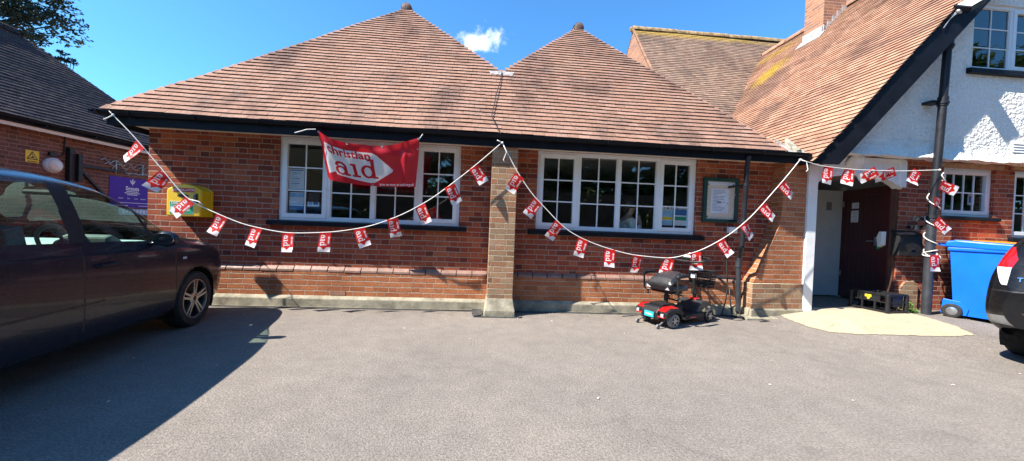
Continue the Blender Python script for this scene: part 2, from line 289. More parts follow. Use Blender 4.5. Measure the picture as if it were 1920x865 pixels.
# ------------------------------------------------------------------ geometry helpers
def tag(o, label=None, cat=None, group=None, kind=None):
    if label: o['label'] = label
    if cat: o['category'] = cat
    if group: o['group'] = group
    if kind: o['kind'] = kind
    return o
def thing(name, label, cat, loc=(0, 0, 0), rz=0., group=None):
    o = bpy.data.objects.new(name, None); col.objects.link(o); o.location = loc; o.rotation_euler = (0, 0, rz); o.empty_display_size = .1
    return tag(o, label, cat, group)
class MB:
    def __init__(s): s.v = []; s.f = []; s.m = []; s.a = []
    def add(s, vs, fs, mat=0, a=0.):
        o = len(s.v); s.v += [tuple(map(float, q)) for q in vs]
        for f in fs: s.f.append(tuple(i+o for i in f)); s.m.append(mat); s.a.append(a)
    def box(s, x0, x1, y0, y1, z0, z1, mat=0, T=None):
        vs = [(x, y, z) for z in (z0, z1) for y in (y0, y1) for x in (x0, x1)]
        if T is not None: vs = [T @ Vector(q) for q in vs]
        s.add(vs, [(0, 2, 3, 1), (4, 5, 7, 6), (0, 1, 5, 4), (2, 6, 7, 3), (0, 4, 6, 2), (1, 3, 7, 5)], mat)
    def bar(s, p0, p1, wd, th, mat=0, up=(0, 0, 1)):
        p0 = Vector(p0); p1 = Vector(p1); d = (p1-p0); L = d.length; d.normalize(); u = Vector(up)
        if abs(d.dot(u)) > .98: u = Vector((0, 1, 0))
        sx = d.cross(u).normalized(); sy = sx.cross(d)
        T = Matrix(((sx.x, d.x, sy.x, p0.x), (sx.y, d.y, sy.y, p0.y), (sx.z, d.z, sy.z, p0.z), (0, 0, 0, 1)))
        s.box(-wd/2, wd/2, 0, L, -th/2, th/2, mat, T)
    def quad(s, a, b, c, d, mat=0, sh=0.): s.add([a, b, c, d], [(0, 1, 2, 3)], mat, sh)
    def poly(s, pts, mat=0): s.add(pts, [tuple(range(len(pts)))], mat)
    def prism(s, pts, ext, mat=0):
        "polygon pts extruded by vector ext"
        n = len(pts); e = Vector(ext); vs = [Vector(q) for q in pts]+[Vector(q)+e for q in pts]
        s.add(vs, [tuple(range(n))[::-1], tuple(range(n, 2*n))]+[(i, (i+1) % n, n+(i+1) % n, n+i) for i in range(n)], mat)
    def tube(s, pts, r, n=10, mat=0, cap=True, closed=False):
        P = [Vector(q) for q in pts]; k = len(P); rs = r if isinstance(r, (list, tuple)) else [r]*k
        vs = []; ref = None
        for i in range(k):
            if closed: d = (P[(i+1) % k]-P[i-1])
            else: d = P[min(i+1, k-1)]-P[max(i-1, 0)]
            d.normalize()
            if ref is None:
                ref = d.orthogonal().normalized()
            ref = (ref - d*ref.dot(d)); ref.normalize(); b = d.cross(ref)
            for j in range(n):
                an = 2*math.pi*j/n; vs.append(P[i]+(ref*math.cos(an)+b*math.sin(an))*rs[i])
        fs = []
        for i in range(k if closed else k-1):
            for j in range(n):
                fs.append((i*n+j, i*n+(j+1) % n, ((i+1) % k)*n+(j+1) % n, ((i+1) % k)*n+j))
        if cap and not closed: fs += [tuple(range(n))[::-1], tuple((k-1)*n+j for j in range(n))]
        s.add(vs, fs, mat)
    def cyl(s, p0, p1, r, n=20, mat=0, r2=None): s.tube([p0, p1], [r, r if r2 is None else r2], n, mat)
    def lathe(s, prof, c, axis, n=32, mat=0):
        "profile of (radius, offset along axis)"
        ax = Vector(axis).normalized(); u = ax.orthogonal().normalized(); b = ax.cross(u); c = Vector(c); vs = []
        for (r, h) in prof:
            for j in range(n):
                an = 2*math.pi*j/n; vs.append(c+ax*h+(u*math.cos(an)+b*math.sin(an))*r)
        fs = [(i*n+j, i*n+(j+1) % n, (i+1)*n+(j+1) % n, (i+1)*n+j) for i in range(len(prof)-1) for j in range(n)]
        s.add(vs, fs, mat)
    def ball(s, c, r, n=12, mat=0):
        rx, ry, rz = r if isinstance(r, (tuple, list)) else (r, r, r); vs = []; fs = []
        for i in range(n+1):
            th = math.pi*i/n
            for j in range(2*n):
                ph = math.pi*j/n; vs.append((c[0]+rx*math.sin(th)*math.cos(ph), c[1]+ry*math.sin(th)*math.sin(ph), c[2]+rz*math.cos(th)))
        for i in range(n):
            for j in range(2*n): fs.append((i*2*n+j, (i+1)*2*n+j, (i+1)*2*n+(j+1) % (2*n), i*2*n+(j+1) % (2*n)))
        s.add(vs, fs, mat)
    def build(s, name, mats, parent=None, smooth=False, bevel=0., local=False, shade=False):
        me = bpy.data.meshes.new(name); me.from_pydata(s.v, [], s.f)
        for q in (mats if isinstance(mats, (list, tuple)) else [mats]): me.materials.append(q)
        me.polygons.foreach_set('material_index', s.m)
        if shade:
            at_ = me.attributes.new('shade', 'FLOAT', 'FACE'); at_.data.foreach_set('value', s.a)
        me.validate(); me.update()
        if smooth: 
            me.polygons.foreach_set('use_smooth', [True]*len(me.polygons))
            if smooth != 2: me.set_sharp_from_angle(angle=R(38))
        o = bpy.data.objects.new(name, me); col.objects.link(o)
        if parent:
            o.parent = parent
            if parent.type == 'EMPTY' and not local: o.location = -parent.location
        if bevel:
            b = o.modifiers.new('bevel', 'BEVEL'); b.width = bevel; b.segments = 2; b.limit_method = 'ANGLE'; b.angle_limit = R(40)
        return o
def text2d(body, size, bold=.0, align='CENTER', spacing=1.):
    cu = bpy.data.curves.new('t', 'FONT'); cu.body = body; cu.size = size; cu.offset = bold; cu.align_x = align; cu.align_y = 'CENTER'; cu.space_character = spacing; cu.resolution_u = 3
    ob = bpy.data.objects.new('t', cu); dg = bpy.context.evaluated_depsgraph_get(); col.objects.link(ob); dg.update()
    me = bpy.data.meshes.new_from_object(ob.evaluated_get(dg)); v = [(q.co.x, q.co.y) for q in me.vertices]; f = [tuple(q.vertices) for q in me.polygons]
    bpy.data.objects.remove(ob); bpy.data.curves.remove(cu); bpy.data.meshes.remove(me)
    return v, f
def put_text(mb, body, size, o, ex, ey, mat=0, bold=.0, align='CENTER', spacing=1.):
    v, f = text2d(body, size, bold, align, spacing); o = Vector(o); ex = Vector(ex); ey = Vector(ey)
    mb.add([o+ex*x+ey*y for x, y in v], f, mat)
def sstep(a, b, x):
    t = min(1., max(0., (x-a)/(b-a))); return t*t*(3-2*t)
def gz(x, y): return .13*sstep(4.0, 5.6, x)*sstep(-2.2, -.3, y)
def hole_wall(mb, x0, x1, z0, z1, y, depth, holes, mat=0):
    "wall in the plane y with rectangular openings and their reveals"
    xs = sorted({x0, x1, *[h[0] for h in holes], *[h[1] for h in holes]}); zs = sorted({z0, z1, *[h[2] for h in holes], *[h[3] for h in holes]})
    for i in range(len(xs)-1):
        for j in range(len(zs)-1):
            cx = (xs[i]+xs[i+1])/2; cz = (zs[j]+zs[j+1])/2
            if any(h[0] < cx < h[1] and h[2] < cz < h[3] for h in holes): continue
            for yy, fl in ((y, 0), (y+depth, 1)):
                q = [(xs[i], yy, zs[j]), (xs[i+1], yy, zs[j]), (xs[i+1], yy, zs[j+1]), (xs[i], yy, zs[j+1])]
                mb.poly(q[::-1] if fl else q, mat)
    for h in holes:
        a, b, c, d = h; y2 = y+depth
        mb.quad((a, y, c), (a, y, d), (a, y2, d), (a, y2, c), mat); mb.quad((b, y, c), (b, y2, c), (b, y2, d), (b, y, d), mat)
        mb.quad((a, y, d), (b, y, d), (b, y2, d), (a, y2, d), mat); mb.quad((a, y, c), (a, y2, c), (b, y2, c), (b, y, c), mat)
    mb.quad((x0, y, z0), (x0, y, z1), (x0, y+depth, z1), (x0, y+depth, z0), mat); mb.quad((x1, y, z0), (x1, y+depth, z0), (x1, y+depth, z1), (x1, y, z1), mat)
def tile_plane(mb, O, U, S, N, poly, gauge=.102, tw=.165, thick=.025, seed=1, sag=.014):
    "rows of single clay tiles over a roof plane; poly in (u, s)"
    rg = random.Random(seed); O = Vector(O); U = Vector(U).normalized(); S = Vector(S).normalized(); N = Vector(N).normalized()
    ph = [rg.uniform(0, 6) for _ in range(4)]
    lo = lambda u, s: sag*(math.sin(u*1.1+ph[0])*.6+math.sin(s*1.7+u*.4+ph[1])*.5+math.sin(u*3.1+s*2.3+ph[2])*.25)
    def P(u, s, h): return O+U*u+S*s+N*(h+lo(u, s))
    smax = max(q[1] for q in poly); i = 0
    mb.poly([O+U*u+S*s+N*(-.022) for u, s in poly], 1)
    while i*gauge < smax-.02:
        s0 = i*gauge; sm = min(s0+gauge*.45, smax-.005); xs = []
        for k in range(len(poly)):
            (ua, sa), (ub, sb) = poly[k], poly[(k+1) % len(poly)]
            if (sa <= sm) != (sb <= sm): xs.append(ua+(ub-ua)*(sm-sa)/(sb-sa))
        xs.sort(); wav = [rg.uniform(-.006, .006) for _ in range(3)]
        for k in range(0, len(xs)-1, 2):
            a, b = xs[k]-.02, xs[k+1]+.02; off = (i % 2)*tw/2+rg.uniform(-.02, .02); q = math.floor((a-off)/tw)*tw+off
            while q < b:
                u0 = max(a, q+.0015); u1 = min(b, q+tw-.0015+rg.uniform(-.001, .001)); q += tw
                if u1-u0 < .012: continue
                h = thick+rg.uniform(-.0015, .002); h2 = h+rg.uniform(-.002, .002); dz = rg.uniform(-.0025, .0025) + (rg.uniform(-.02, .01) if rg.random() < .018 else 0)
                sa = s0+dz+.004*math.sin(u0*2.3+wav[0]*900); sb = s0+gauge+.03; t = rg.random()
                o = len(mb.v)
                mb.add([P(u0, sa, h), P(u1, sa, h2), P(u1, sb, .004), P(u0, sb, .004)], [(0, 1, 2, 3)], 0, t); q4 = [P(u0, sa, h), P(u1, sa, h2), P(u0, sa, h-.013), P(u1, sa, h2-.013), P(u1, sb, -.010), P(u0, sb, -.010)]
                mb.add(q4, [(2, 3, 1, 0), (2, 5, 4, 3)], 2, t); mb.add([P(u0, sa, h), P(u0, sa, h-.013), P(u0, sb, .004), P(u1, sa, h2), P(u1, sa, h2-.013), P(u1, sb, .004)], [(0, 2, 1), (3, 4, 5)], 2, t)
        i += 1
# ------------------------------------------------------------------ ground
mb = MB()
xs = [-150, -60, -25, -12, -6, 0, 3] + [3.5+.25*i for i in range(25)] + [10.5, 14, 25, 60, 150]
ys = [-150, -60, -20, -8, -4, -2.6] + [-2.4+.2*i for i in range(13)] + [.4, 3, 12, 60, 150]
idx = {}
for j, y in enumerate(ys):
    for i, x in enumerate(xs): idx[i, j] = len(mb.v); mb.v.append((x, y, gz(x, y) if y < .3 else gz(x, -.2)))
for j in range(len(ys)-1):
    for i in range(len(xs)-1): mb.f.append((idx[i, j], idx[i+1, j], idx[i+1, j+1], idx[i, j+1])); mb.m.append(0); mb.a.append(0)
tag(mb.build('car_park', M['asphalt'], smooth=2), kind='structure')
# concrete path in front of the door, laid on the rise
out = [(4.72, -.10), (4.64, -.45), (4.60, -.85), (4.68, -1.10), (5.0, -1.24), (5.55, -1.30), (6.2, -1.31), (6.62, -1.25), (6.79, -.92), (6.86, -.54), (6.90, -.18), (6.90, -.02), (5.30, -.02), (5.0, -.05)]
mb = MB(); cx, cy = 5.75, -.55; rings = []
for k in range(9):
    f = k/8; rings.append([(cx+(x-cx)*f+rnd.uniform(-.014, .014)*f, cy+(y-cy)*f+rnd.uniform(-.012, .012)*f*(y < -.2)) for x, y in [((1-t)*out[i][0]+t*out[(i+1) % len(out)][0], (1-t)*out[i][1]+t*out[(i+1) % len(out)][1]) for i in range(len(out)) for t in (0, .1, .2, .3, .4, .5, .6, .7, .8, .9)]])
n = len(rings[0])
for r_ in rings: mb.v += [(x, y, gz(x, y)+.007) for x, y in r_]
for k in range(8):
    for i in range(n): mb.f.append((k*n+i, (k+1)*n+i, (k+1)*n+(i+1) % n, k*n+(i+1) % n)); mb.m.append(0); mb.a.append(0)
tag(mb.build('path', M['slab'], smooth=2), kind='structure')

# ------------------------------------------------------------------ windows
def window(parent, x0, x1, z0, z1, y, splits, casements, cols, rows, sill=None, fr=.05, name='window', gl='glass'):
    mb = MB(); gb = MB(); pn = MB(); W = x1-x0
    d = .06
    mb.box(x0, x1, y, y+d, z0, z0+fr, 0); mb.box(x0, x1, y, y+d, z1-fr, z1, 0)
    mb.box(x0, x0+fr, y+.001, y+d, z0+fr, z1-fr, 0); mb.box(x1-fr, x1, y+.001, y+d, z0+fr, z1-fr, 0)
    X = [x0+W*s for s in splits]
    for s in X[1:-1]: mb.box(s-.03, s+.03, y+.0015, y+d, z0+fr, z1-fr, 0)
    for i in range(len(X)-1):
        a = X[i]+(fr if i == 0 else .03); b = X[i+1]-(fr if i == len(X)-2 else .03); c, e = z0+fr, z1-fr
        if casements[i]:
            k = .052; yy = y-.012
            mb.box(a-.012, b+.012, yy, y+.045, c-.012, c+k, 0); mb.box(a-.012, b+.012, yy, y+.045, e-k, e+.012, 0)
            mb.box(a-.012, a+k, yy+.001, y+.045, c+k, e-k, 0); mb.box(b-k, b+.012, yy+.001, y+.045, c+k, e-k, 0)
            a, b, c, e = a+k, b-k, c+k, e-k
        else:
            k = .014
            mb.box(a, b, y+.012, y+.045, c, c+k, 0); mb.box(a, b, y+.012, y+.045, e-k, e, 0); mb.box(a, a+k, y+.013, y+.045, c+k, e-k, 0); mb.box(b-k, b, y+.013, y+.045, c+k, e-k, 0)
            a, b, c, e = a+k, b-k, c+k, e-k
        pn.quad((a, y+.03, c), (b, y+.03, c), (b, y+.03, e), (a, y+.03, e))
        for q in range(1, cols): xx = a+(b-a)*q/cols; gb.box(xx-.009, xx+.009, y+.018, y+.036, c, e)
        for q in range(1, rows): zz = c+(e-c)*q/rows; gb.box(a, b, y+.0195, y+.0345, zz-.009, zz+.009)
    o = mb.build(name, M['white'], parent, bevel=.004)
    gb.build('glazing_bar', M['white'], o); pn.build('pane', M[gl], o)
    if sill:
        sb = MB(); sx0, sx1, sy0, sz0, sz1 = sill; sb.prism([(sx0, sy0, sz0), (sx0, y+.02, sz0), (sx0, y+.02, sz1+.02), (sx0, sy0, sz1)], (sx1-sx0, 0, 0)); sb.build('sill', M['black'], o, bevel=.006)
    return o

# ------------------------------------------------------------------ low brick hall
hall = thing('brick_hall', 'long low red brick hall with two hipped tile roofs and black gutter', 'building', (-.3, 0, 0))
W1 = (-2.95, -.34, 1.24, 2.455); W2 = (.83, 3.39, 1.25, 2.455)
mb = MB(); hole_wall(mb, -4.70, 4.95, .57, 2.50, 0., .26, [W1, W2])
mb.quad((-4.70, .26, -.1), (-4.70, .26, 2.5), (-4.70, 9, 2.5), (-4.70, 9, -.1)); mb.quad((-4.70, 9, -.1), (-4.70, 9, 2.5), (4.9, 9, 2.5), (4.9, 9, -.1))
mb.build('wall', M['brick'], hall)
mb = MB()
mb.box(-4.76, 4.19, -.05, .2, .155, .50); mb.build('plinth_wall', M['brick_warm'], hall)
mb = MB(); x = -4.765
while x < 4.18:
    L = .232 + rnd.uniform(-.006, .006); x2 = min(4.20, x+L); j = rnd.uniform(-.004, .004)
    mb.prism([(x+.004, -.055+j, .502), (x+.004, .1, .502), (x+.004, .1, .585), (x+.004, -.002, .578+j), (x+.004, -.052+j, .535)], (x2-x-.010, 0, 0)); x = x2
mb.build('plinth_course', M['course'], hall, bevel=.004)
mb = MB(); mb.prism([(-4.80, -.11, -.1), (-4.80, .1, -.1), (-4.80, .1, .160), (-4.80, -.055, .160), (-4.80, -.10, .12)], (8.96, 0, 0)); mb.build('base_band', M['concrete'], hall, bevel=.012)
# air bricks
for xa in (-2.05, 3.33):
    mb = MB(); mb.box(xa-.11, xa+.11, -.055, 0, .165, .232); mb.build('air_brick', M['ridge'], hall, bevel=.004)
# square pier between the windows
mb = MB(); mb.box(.12, .482, -.42, .03, .20, 2.40); mb.build('pier', M['brick_tan'], hall, bevel=.006)
mb = MB(); mb.prism([(.085, -.49, -.05), (.515, -.49, -.05), (.515, .03, -.05), (.085, .03, -.05)], (0, 0, .13)); 
mb.add([(.085, -.49, .08), (.515, -.49, .08), (.515, .03, .08), (.085, .03, .08), (.117, -.423, .25), (.485, -.423, .25), (.488, .03, .25), (.112, .03, .25)], [(0, 1, 5, 4), (1, 2, 6, 5), (3, 0, 4, 7), (4, 5, 6, 7)])
mb.build('pier_base', M['concrete'], hall, bevel=.01)
# flared buttress beside the entrance
mb = MB()
prof = [(.55, 4.24), (.66, 4.29), (.80, 4.35), (1.0, 4.44), (1.2, 4.53), (1.42, 4.62), (1.7, 4.66), (2.44, 4.68)]
fy = lambda z: -.235
L_ = [(x, fy(z), z) for z, x in prof]; R_ = [(5.10, -.18, z) for z, x in prof]; B_ = [(x, .02, z) for z, x in prof]
for i in range(len(prof)-1):
    mb.quad(L_[i], R_[i], R_[i+1], L_[i+1]); mb.quad(B_[i], L_[i], L_[i+1], B_[i+1])
mb.quad(R_[-1], (5.10, .02, 2.44), B_[-1], L_[-1]); mb.quad(R_[0], (5.10, .02, .55), (5.10, .02, 2.44), R_[-1])
mb.build('buttress', M['brick_warm'], hall)
mb = MB(); mb.prism([(4.20, .02, .14), (4.20, -.275, .14), (5.098, -.21, .14), (5.098, .02, .14)], (0, 0, .40)); mb.build('buttress_plinth', M['brick_tan'], hall, bevel=.004)
mb = MB(); mb.prism([(4.17, .02, -.05), (4.17, -.31, -.05), (5.096, -.235, -.05), (5.096, .02, -.05)], (0, 0, .19)); mb.build('buttress_base', M['concrete'], hall, bevel=.01)
# soffit, fascia, gutter
mb = MB(); mb.box(-4.80, 4.9, -.415, 0., 2.452, 2.475); mb.box(-4.80, -4.70, 0., 9, 2.452, 2.475); mb.build('soffit', M['cream'], hall)
mb = MB(); mb.box(-4.84, 4.92, -.445, -.418, 2.385, 2.545); mb.box(-4.84, -4.815, -.415, 9, 2.385, 2.545); mb.build('fascia', M['black'], hall, bevel=.003)
mb = MB()
def gutter(mb, p0, p1, r=.052, mat=0):
    p0 = Vector(p0); p1 = Vector(p1); d = (p1-p0).normalized(); s = d.cross(Vector((0, 0, 1))).normalized(); n = 10; vs = []
    for (q) in (p0, p1):
        for rr in (r, r-.006):
            for j in range(n+1):
                an = math.pi*j/n; vs.append(q+s*(rr*math.cos(an))-Vector((0, 0, rr*math.sin(an))))
    k = n+1; fs = []
    for j in range(n):
        fs += [(j, j+1, 2*k+j+1, 2*k+j), (k+j, 3*k+j, 3*k+j+1, k+j+1), (j, k+j, k+j+1, j+1), (2*k+j, 2*k+j+1, 3*k+j+1, 3*k+j)]
    fs += [(0, 2*k, 3*k, k), (n, k+n, 3*k+n, 2*k+n)]
    mb.add(vs, fs, mat)
gutter(mb, (-4.93, -.485, 2.545), (4.80, -.485, 2.530))
gutter(mb, (-4.90, -.57, 2.546), (-4.90, 9, 2.546))
for x in [-4.5+.78*i for i in range(12)]:
    z = 2.545-.015*(x+4.93)/9.7
    mb.tube([(x, -.445, z+.005)]+[(x, -.485+.060*math.cos(a), z-.064*math.sin(a)) for a in [math.pi*k/8 for k in range(9)]], .007, 6)
for x in (-3.1, .9, 2.9):
    z = 2.545-.015*(x+4.93)/9.7
    gutter(mb, (x-.05, -.485, z+.004), (x+.05, -.485, z+.004), .060)
mb.build('gutter', M['black'], hall, smooth=True)
# downpipe with a waste pipe along the plinth
mb = MB()
d0_, d1_, d2_, d3_, d4_ = [tuple(at(*q)) for q in ((1404, 292, -.47), (1401, 312, -.42), (1391, 462, -.34), (1386, 482, -.19), (1384, 586, -.165))]
mb.tube([d0_, d1_, d2_], .034, 14, 0); mb.tube([d2_, d3_, (d3_[0], d3_[1]+.01, d3_[2]-.08)], .037, 14, 0); mb.tube([d3_, (d3_[0], d3_[1]+.01, d3_[2]-.1), d4_], .036, 14, 1)
mb.tube([(d3_[0], d3_[1]+.01, d3_[2]-.06), (d3_[0], d3_[1]+.01, d3_[2]-.16)], .044, 14, 1)
for f in (.25, .7): q = [d1_[k]+(d2_[k]-d1_[k])*f for k in range(3)]; mb.tube([(q[0], q[1], q[2]), (q[0], q[1], q[2]+.05)], .040, 14, 0); mb.box(q[0]-.015, q[0]+.015, q[1], 0, q[2]+.01, q[2]+.04, 0)
mb.build('downpipe', [M['pipe'], M['pipegrey']], hall, smooth=True)
mb = MB(); mb.tube([(3.0, -.085, .60), (3.6, -.085, .597), (4.06, -.15, .592)], .020, 10); mb.tube([(3.0, -.085, .60), (3.0, -.085, .66), (3.0, .02, .66)], .020, 10)
for xx in (3.3, 3.8): mb.box(xx-.015, xx+.015, -.11, .0, .588, .625)
mb.build('waste_pipe', M['pipe'], hall, smooth=True)
# windows
window(hall, *W1, .035, [0, .262, .508, .755, 1], [1, 0, 0, 1], 2, 3, sill=(-3.07, -.22, -.075, 1.165, 1.225))
window(hall, *W2, .035, [0, .255, .508, .76, 1], [1, 0, 0, 1], 2, 3, sill=(.71, 3.52, -.075, 1.165, 1.232))
# rooms behind the windows
mb = MB()
mb.quad((-4.44, .27, .1), (4.7, .27, .1), (4.7, 5, .1), (-4.44, 5, .1), 1); mb.quad((-4.44, .27, 2.49), (4.7, .27, 2.49), (4.7, 5, 2.49), (-4.44, 5, 2.49), 2)
mb.quad((-4.44, 5, .1), (4.7, 5, .1), (4.7, 5, 2.49), (-4.44, 5, 2.49), 0); mb.quad((-4.44, .27, .1), (-4.44, 5, .1), (-4.44, 5, 2.49), (-4.44, .27, 2.49), 0); mb.quad((4.7, .27, .1), (4.7, 5, .1), (4.7, 5, 2.49), (4.7, .27, 2.49), 0)
mb.box(.28, .36, .27, 5, .1, 2.49, 0)
mb.build('inner_room', [M['innerdark'], M['floor'], M['inner']], hall)
# roof
EV = 2.545; tp = math.tan(R(48)); cp = math.cos(R(48)); sp_ = math.sin(R(48))
A1 = (-1.74, 2.93); A2 = (1.93, 2.76); VV = (.25, 1.18)
mb = MB()
tile_plane(mb, (0, -.475, EV), (1, 0, 0), (0, cp, sp_), (0, -sp_, cp), [(-4.90, 0), (A1[0], A1[1]/cp), (VV[0], VV[1]/cp), (A2[0], A2[1]/cp), (4.50, 0)], seed=3)
def side_plane(x_e, x_r, d, y0, y_ap, y1, z_e, seed, sgn):
    dx = x_r-x_e; dz = d*tp; L = math.hypot(dx, dz)
    S = Vector((dx, 0, dz)).normalized(); N = Vector((-dz*(1 if dx > 0 else -1), 0, abs(dx))).normalized()
    tile_plane(mb, (x_e, 0, z_e), (0, 1, 0), S, N, [(y0+.07, 0), (y_ap+.07, L), (y1, L), (y1, 0)], seed=seed, gauge=.102)
side_plane(-4.90, A1[0], A1[1], -.475, A1[1]-.475, 8, EV, 5, 1)
zV = EV+VV[1]*tp
side_plane(VV[0], A1[0], A1[1]-VV[1], VV[1]-.475, A1[1]-.475, 8, zV, 6, -1)
side_plane(VV[0], A2[0], A2[1]-VV[1], VV[1]-.475, A2[1]-.475, 8, zV, 8, 1)
side_plane(4.50, A2[0], A2[1], -.475, A2[1]-.475, 8, EV, 9, -1)
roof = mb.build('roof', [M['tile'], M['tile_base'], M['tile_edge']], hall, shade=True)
def ridge(pts, r, mat, parent, seg=.32, name='ridge_tile'):
    mb = MB(); P = [Vector(q) for q in pts]
    for a, b in zip(P[:-1], P[1:]):
        d = b-a; k = max(1, int(d.length/seg)); dn = d.normalized(); s = dn.cross(Vector((0, 0, 1))).normalized(); up = s.cross(dn)
        for i in range(k):
            p = a+d*(i/k); q = a+d*((i+1)/k-.012/d.length); j = rnd.uniform(-.008, .008); n = 8; vs = []
            for e, rr in ((p, r), (q, r*1.02), (q, r*.86), (p, r*.86)):
                for t in range(n+1):
                    an = -.25+(math.pi+.5)*t/n; vs.append(e+s*rr*math.cos(an)+up*(rr*math.sin(an)+j))
            kk = n+1; fs = []
            for t in range(n):
                for u_ in range(3): fs.append((u_*kk+t, u_*kk+t+1, (u_+1)*kk+t+1, (u_+1)*kk+t))
                fs.append((3*kk+t, 3*kk+t+1, t+1, t))
            mb.add(vs, fs)
        mb.ball(a-dn*.0, (r*.9, .03, r*.9), 8)
    return mb.build(name, mat, parent, smooth=True)
ridge([(A1[0], A1[1]-.54, EV+A1[1]*tp-.03), (A1[0], 8, EV+A1[1]*tp-.03)], .115, M['capdark'], roof)
ridge([(A2[0], A2[1]-.54, EV+A2[1]*tp-.03), (A2[0], 8, EV+A2[1]*tp-.03)], .105, M['capdark'], roof)
nS = Vector((0, -sp_, cp)); base = Vector((0, -.475, EV))
def onroof(u, s, h=.03): return base+Vector((u, 0, 0))+Vector((0, cp, sp_))*s+nS*h
mb = MB(); s0 = VV[1]/cp
row = [onroof(.06+.37*i/10, s0-.09+.012*math.sin(i*1.9), .034+.004*math.sin(i*2.7)) for i in range(11)]; row2 = [onroof(.03+.43*i/10, s0+.02+.01*math.cos(i*2.1), .036) for i in range(11)]
for i in range(10): mb.quad(row[i], row[i+1], row2[i+1], row2[i])
mb.quad(row2[0], row2[10], (VV[0]+.25, 2.5, zV+.15), (VV[0]-.25, 2.5, zV+.15))
mb.build('lead_flashing', M['lead'], roof)
mb = MB(); mb.tube([onroof(.25+.0, s0-.02, .05), onroof(.22, s0-.35, .045), onroof(.16, s0-.75, .05), onroof(.13, s0-1.05, .045), onroof(.09, s0-1.4, .05), onroof(.17, .1, .05), onroof(.22, -.05, .04)], .006, 6); mb.build('roof_cable', M['pipe'], roof)
# lead and lime fillet in the valley against the wing
mb = MB()
vl = [(4.47, -.50, 2.53), (4.55, -.25, 2.70), (4.62, .0, 2.88), (4.70, .25, 3.05)]; vr = [(4.78, -.52, 2.53), (4.84, -.25, 2.66), (4.90, .0, 2.74), (4.95, .25, 2.84)]
for i in range(3): mb.quad(vl[i], vr[i], vr[i+1], vl[i+1], 0)
rg_ = random.Random(3); ring_ = []
for i in range(6):
    f = i/5; y = -.52+.30*f; xc = 4.64+.05*f; zc = 2.53+.23*f; hw = .045+.012*math.sin(i*2.1); ring_.append([(xc-hw, y, zc-.04), (xc-hw*.7+rg_.uniform(-.015, .015), y, zc+.035), (xc+rg_.uniform(-.015, .015), y-.01, zc+.045+rg_.uniform(-.01, .015)), (xc+hw*.8, y, zc+.03), (xc+hw, y, zc-.04)])
for i in range(5):
    for k in range(4): mb.quad(ring_[i][k], ring_[i+1][k], ring_[i+1][k+1], ring_[i][k+1], 1)
mb.poly(ring_[0], 1); mb.poly(ring_[5][::-1], 0)
mb.build('valley_fillet', [M['lead'], M['lime']], hall)

# ------------------------------------------------------------------ white gabled house
wing = thing('gabled_house', 'white roughcast gabled house with long steep tiled roof, black bargeboard and open maroon door', 'building', (7, 0, 0))
EX, EZ, RX, RZ = 4.90, 2.41, 9.40, 7.42
sl = (RZ-EZ)/(RX-EX); zl = lambda x: EZ+sl*(x-EX)
YG = -.15
# upper gable wall
U = (7.93, 10.1, 4.16, 5.24)
zb = 2.93
def topz(x): return (zl(x) if x <= RX else zl(2*RX-x))-.02
mb = MB()
xa = EX+(zb+.02-EZ)/sl
for (xs_, lo_, hi_) in (((xa, U[0]), None, None), ((U[0], RX, U[1]), U[3], None), ((U[1], 2*RX-xa), None, None)):
    P_ = [(xs_[0], YG, lo_ or zb), (xs_[-1], YG, lo_ or zb)]
    for x in xs_[::-1]:
        if topz(x)-(lo_ or zb) > .001: P_.append((x, YG, topz(x)))
    mb.poly(P_)
mb.quad((U[0], YG, zb), (U[1], YG, zb), (U[1], YG, U[2]), (U[0], YG, U[2]))
for (a_, b_) in (((U[0], U[2]), (U[0], U[3])), ((U[1], U[3]), (U[1], U[2])), ((U[0], U[3]), (U[1], U[3])), ((U[1], U[2]), (U[0], U[2]))):
    mb.quad((a_[0], YG, a_[1]), (b_[0], YG, b_[1]), (b_[0], YG+.14, b_[1]), (a_[0], YG+.14, a_[1]))
# bell cast skirt, with an uneven lower edge
k = 70; rows_ = []
for t in range(5):
    f = t/4; z = zb-(zb-2.635)*f; y = YG-.10*f**1.8; rows_.append([( (xa-.0)+(2*RX-2*xa)*i/k - (.26*f if i == 0 else 0), y+.006*math.sin(i*1.3+t), z+(.010*math.sin(i*.9)+.008*math.sin(i*2.3) if t == 4 else 0)) for i in range(k+1)])
for t in range(4):
    for i in range(k): mb.quad(rows_[t+1][i], rows_[t+1][i+1], rows_[t][i+1], rows_[t][i])
for i in range(k): a_, b_ = rows_[4][i], rows_[4][i+1]; mb.quad(a_, (a_[0], 0, a_[2]+.01), (b_[0], 0, b_[2]+.01), b_)
gw = mb.build('gable_wall', M['roughcast'], wing)
# ground floor brick
DO = (5.38, 6.95, -.2, 2.58); WR = (7.74, 8.72, 1.74, 2.56); WS = (9.10, 10.4, 1.42, 2.57)
mb = MB(); hole_wall(mb, 5.27, 13.6, -.2, 2.66, 0., .24, [DO, WR, WS]); mb.quad((13.6, 0, -.2), (13.6, 8, -.2), (13.6, 8, 2.7), (13.6, 0, 2.7))
mb.build('brick_wall', M['brick'], wing)
mb = MB(); mb.prism([(7.00, -.03, .10), (7.34, -.03, .10), (7.34, -.03, .56), (7.26, -.03, .62), (7.10, -.03, .60), (7.02, -.03, .50)], (0, .03, 0)); mb.build('sunlit_brick_patch', M['brick_tan'], wing)  # patch of sunlight put into the wall as paler tan brick
mb = MB(); mb.box(7.66, 8.85, -.03, .1, 2.565, 2.63); mb.box(9.02, 10.5, -.03, .1, 2.575, 2.635); mb.build('lintel', M['wood'], wing, bevel=.008)
window(wing, *WR, .05, [0, 1], [1], 4, 2, sill=(7.70, 8.80, -.06, 1.675, 1.73))
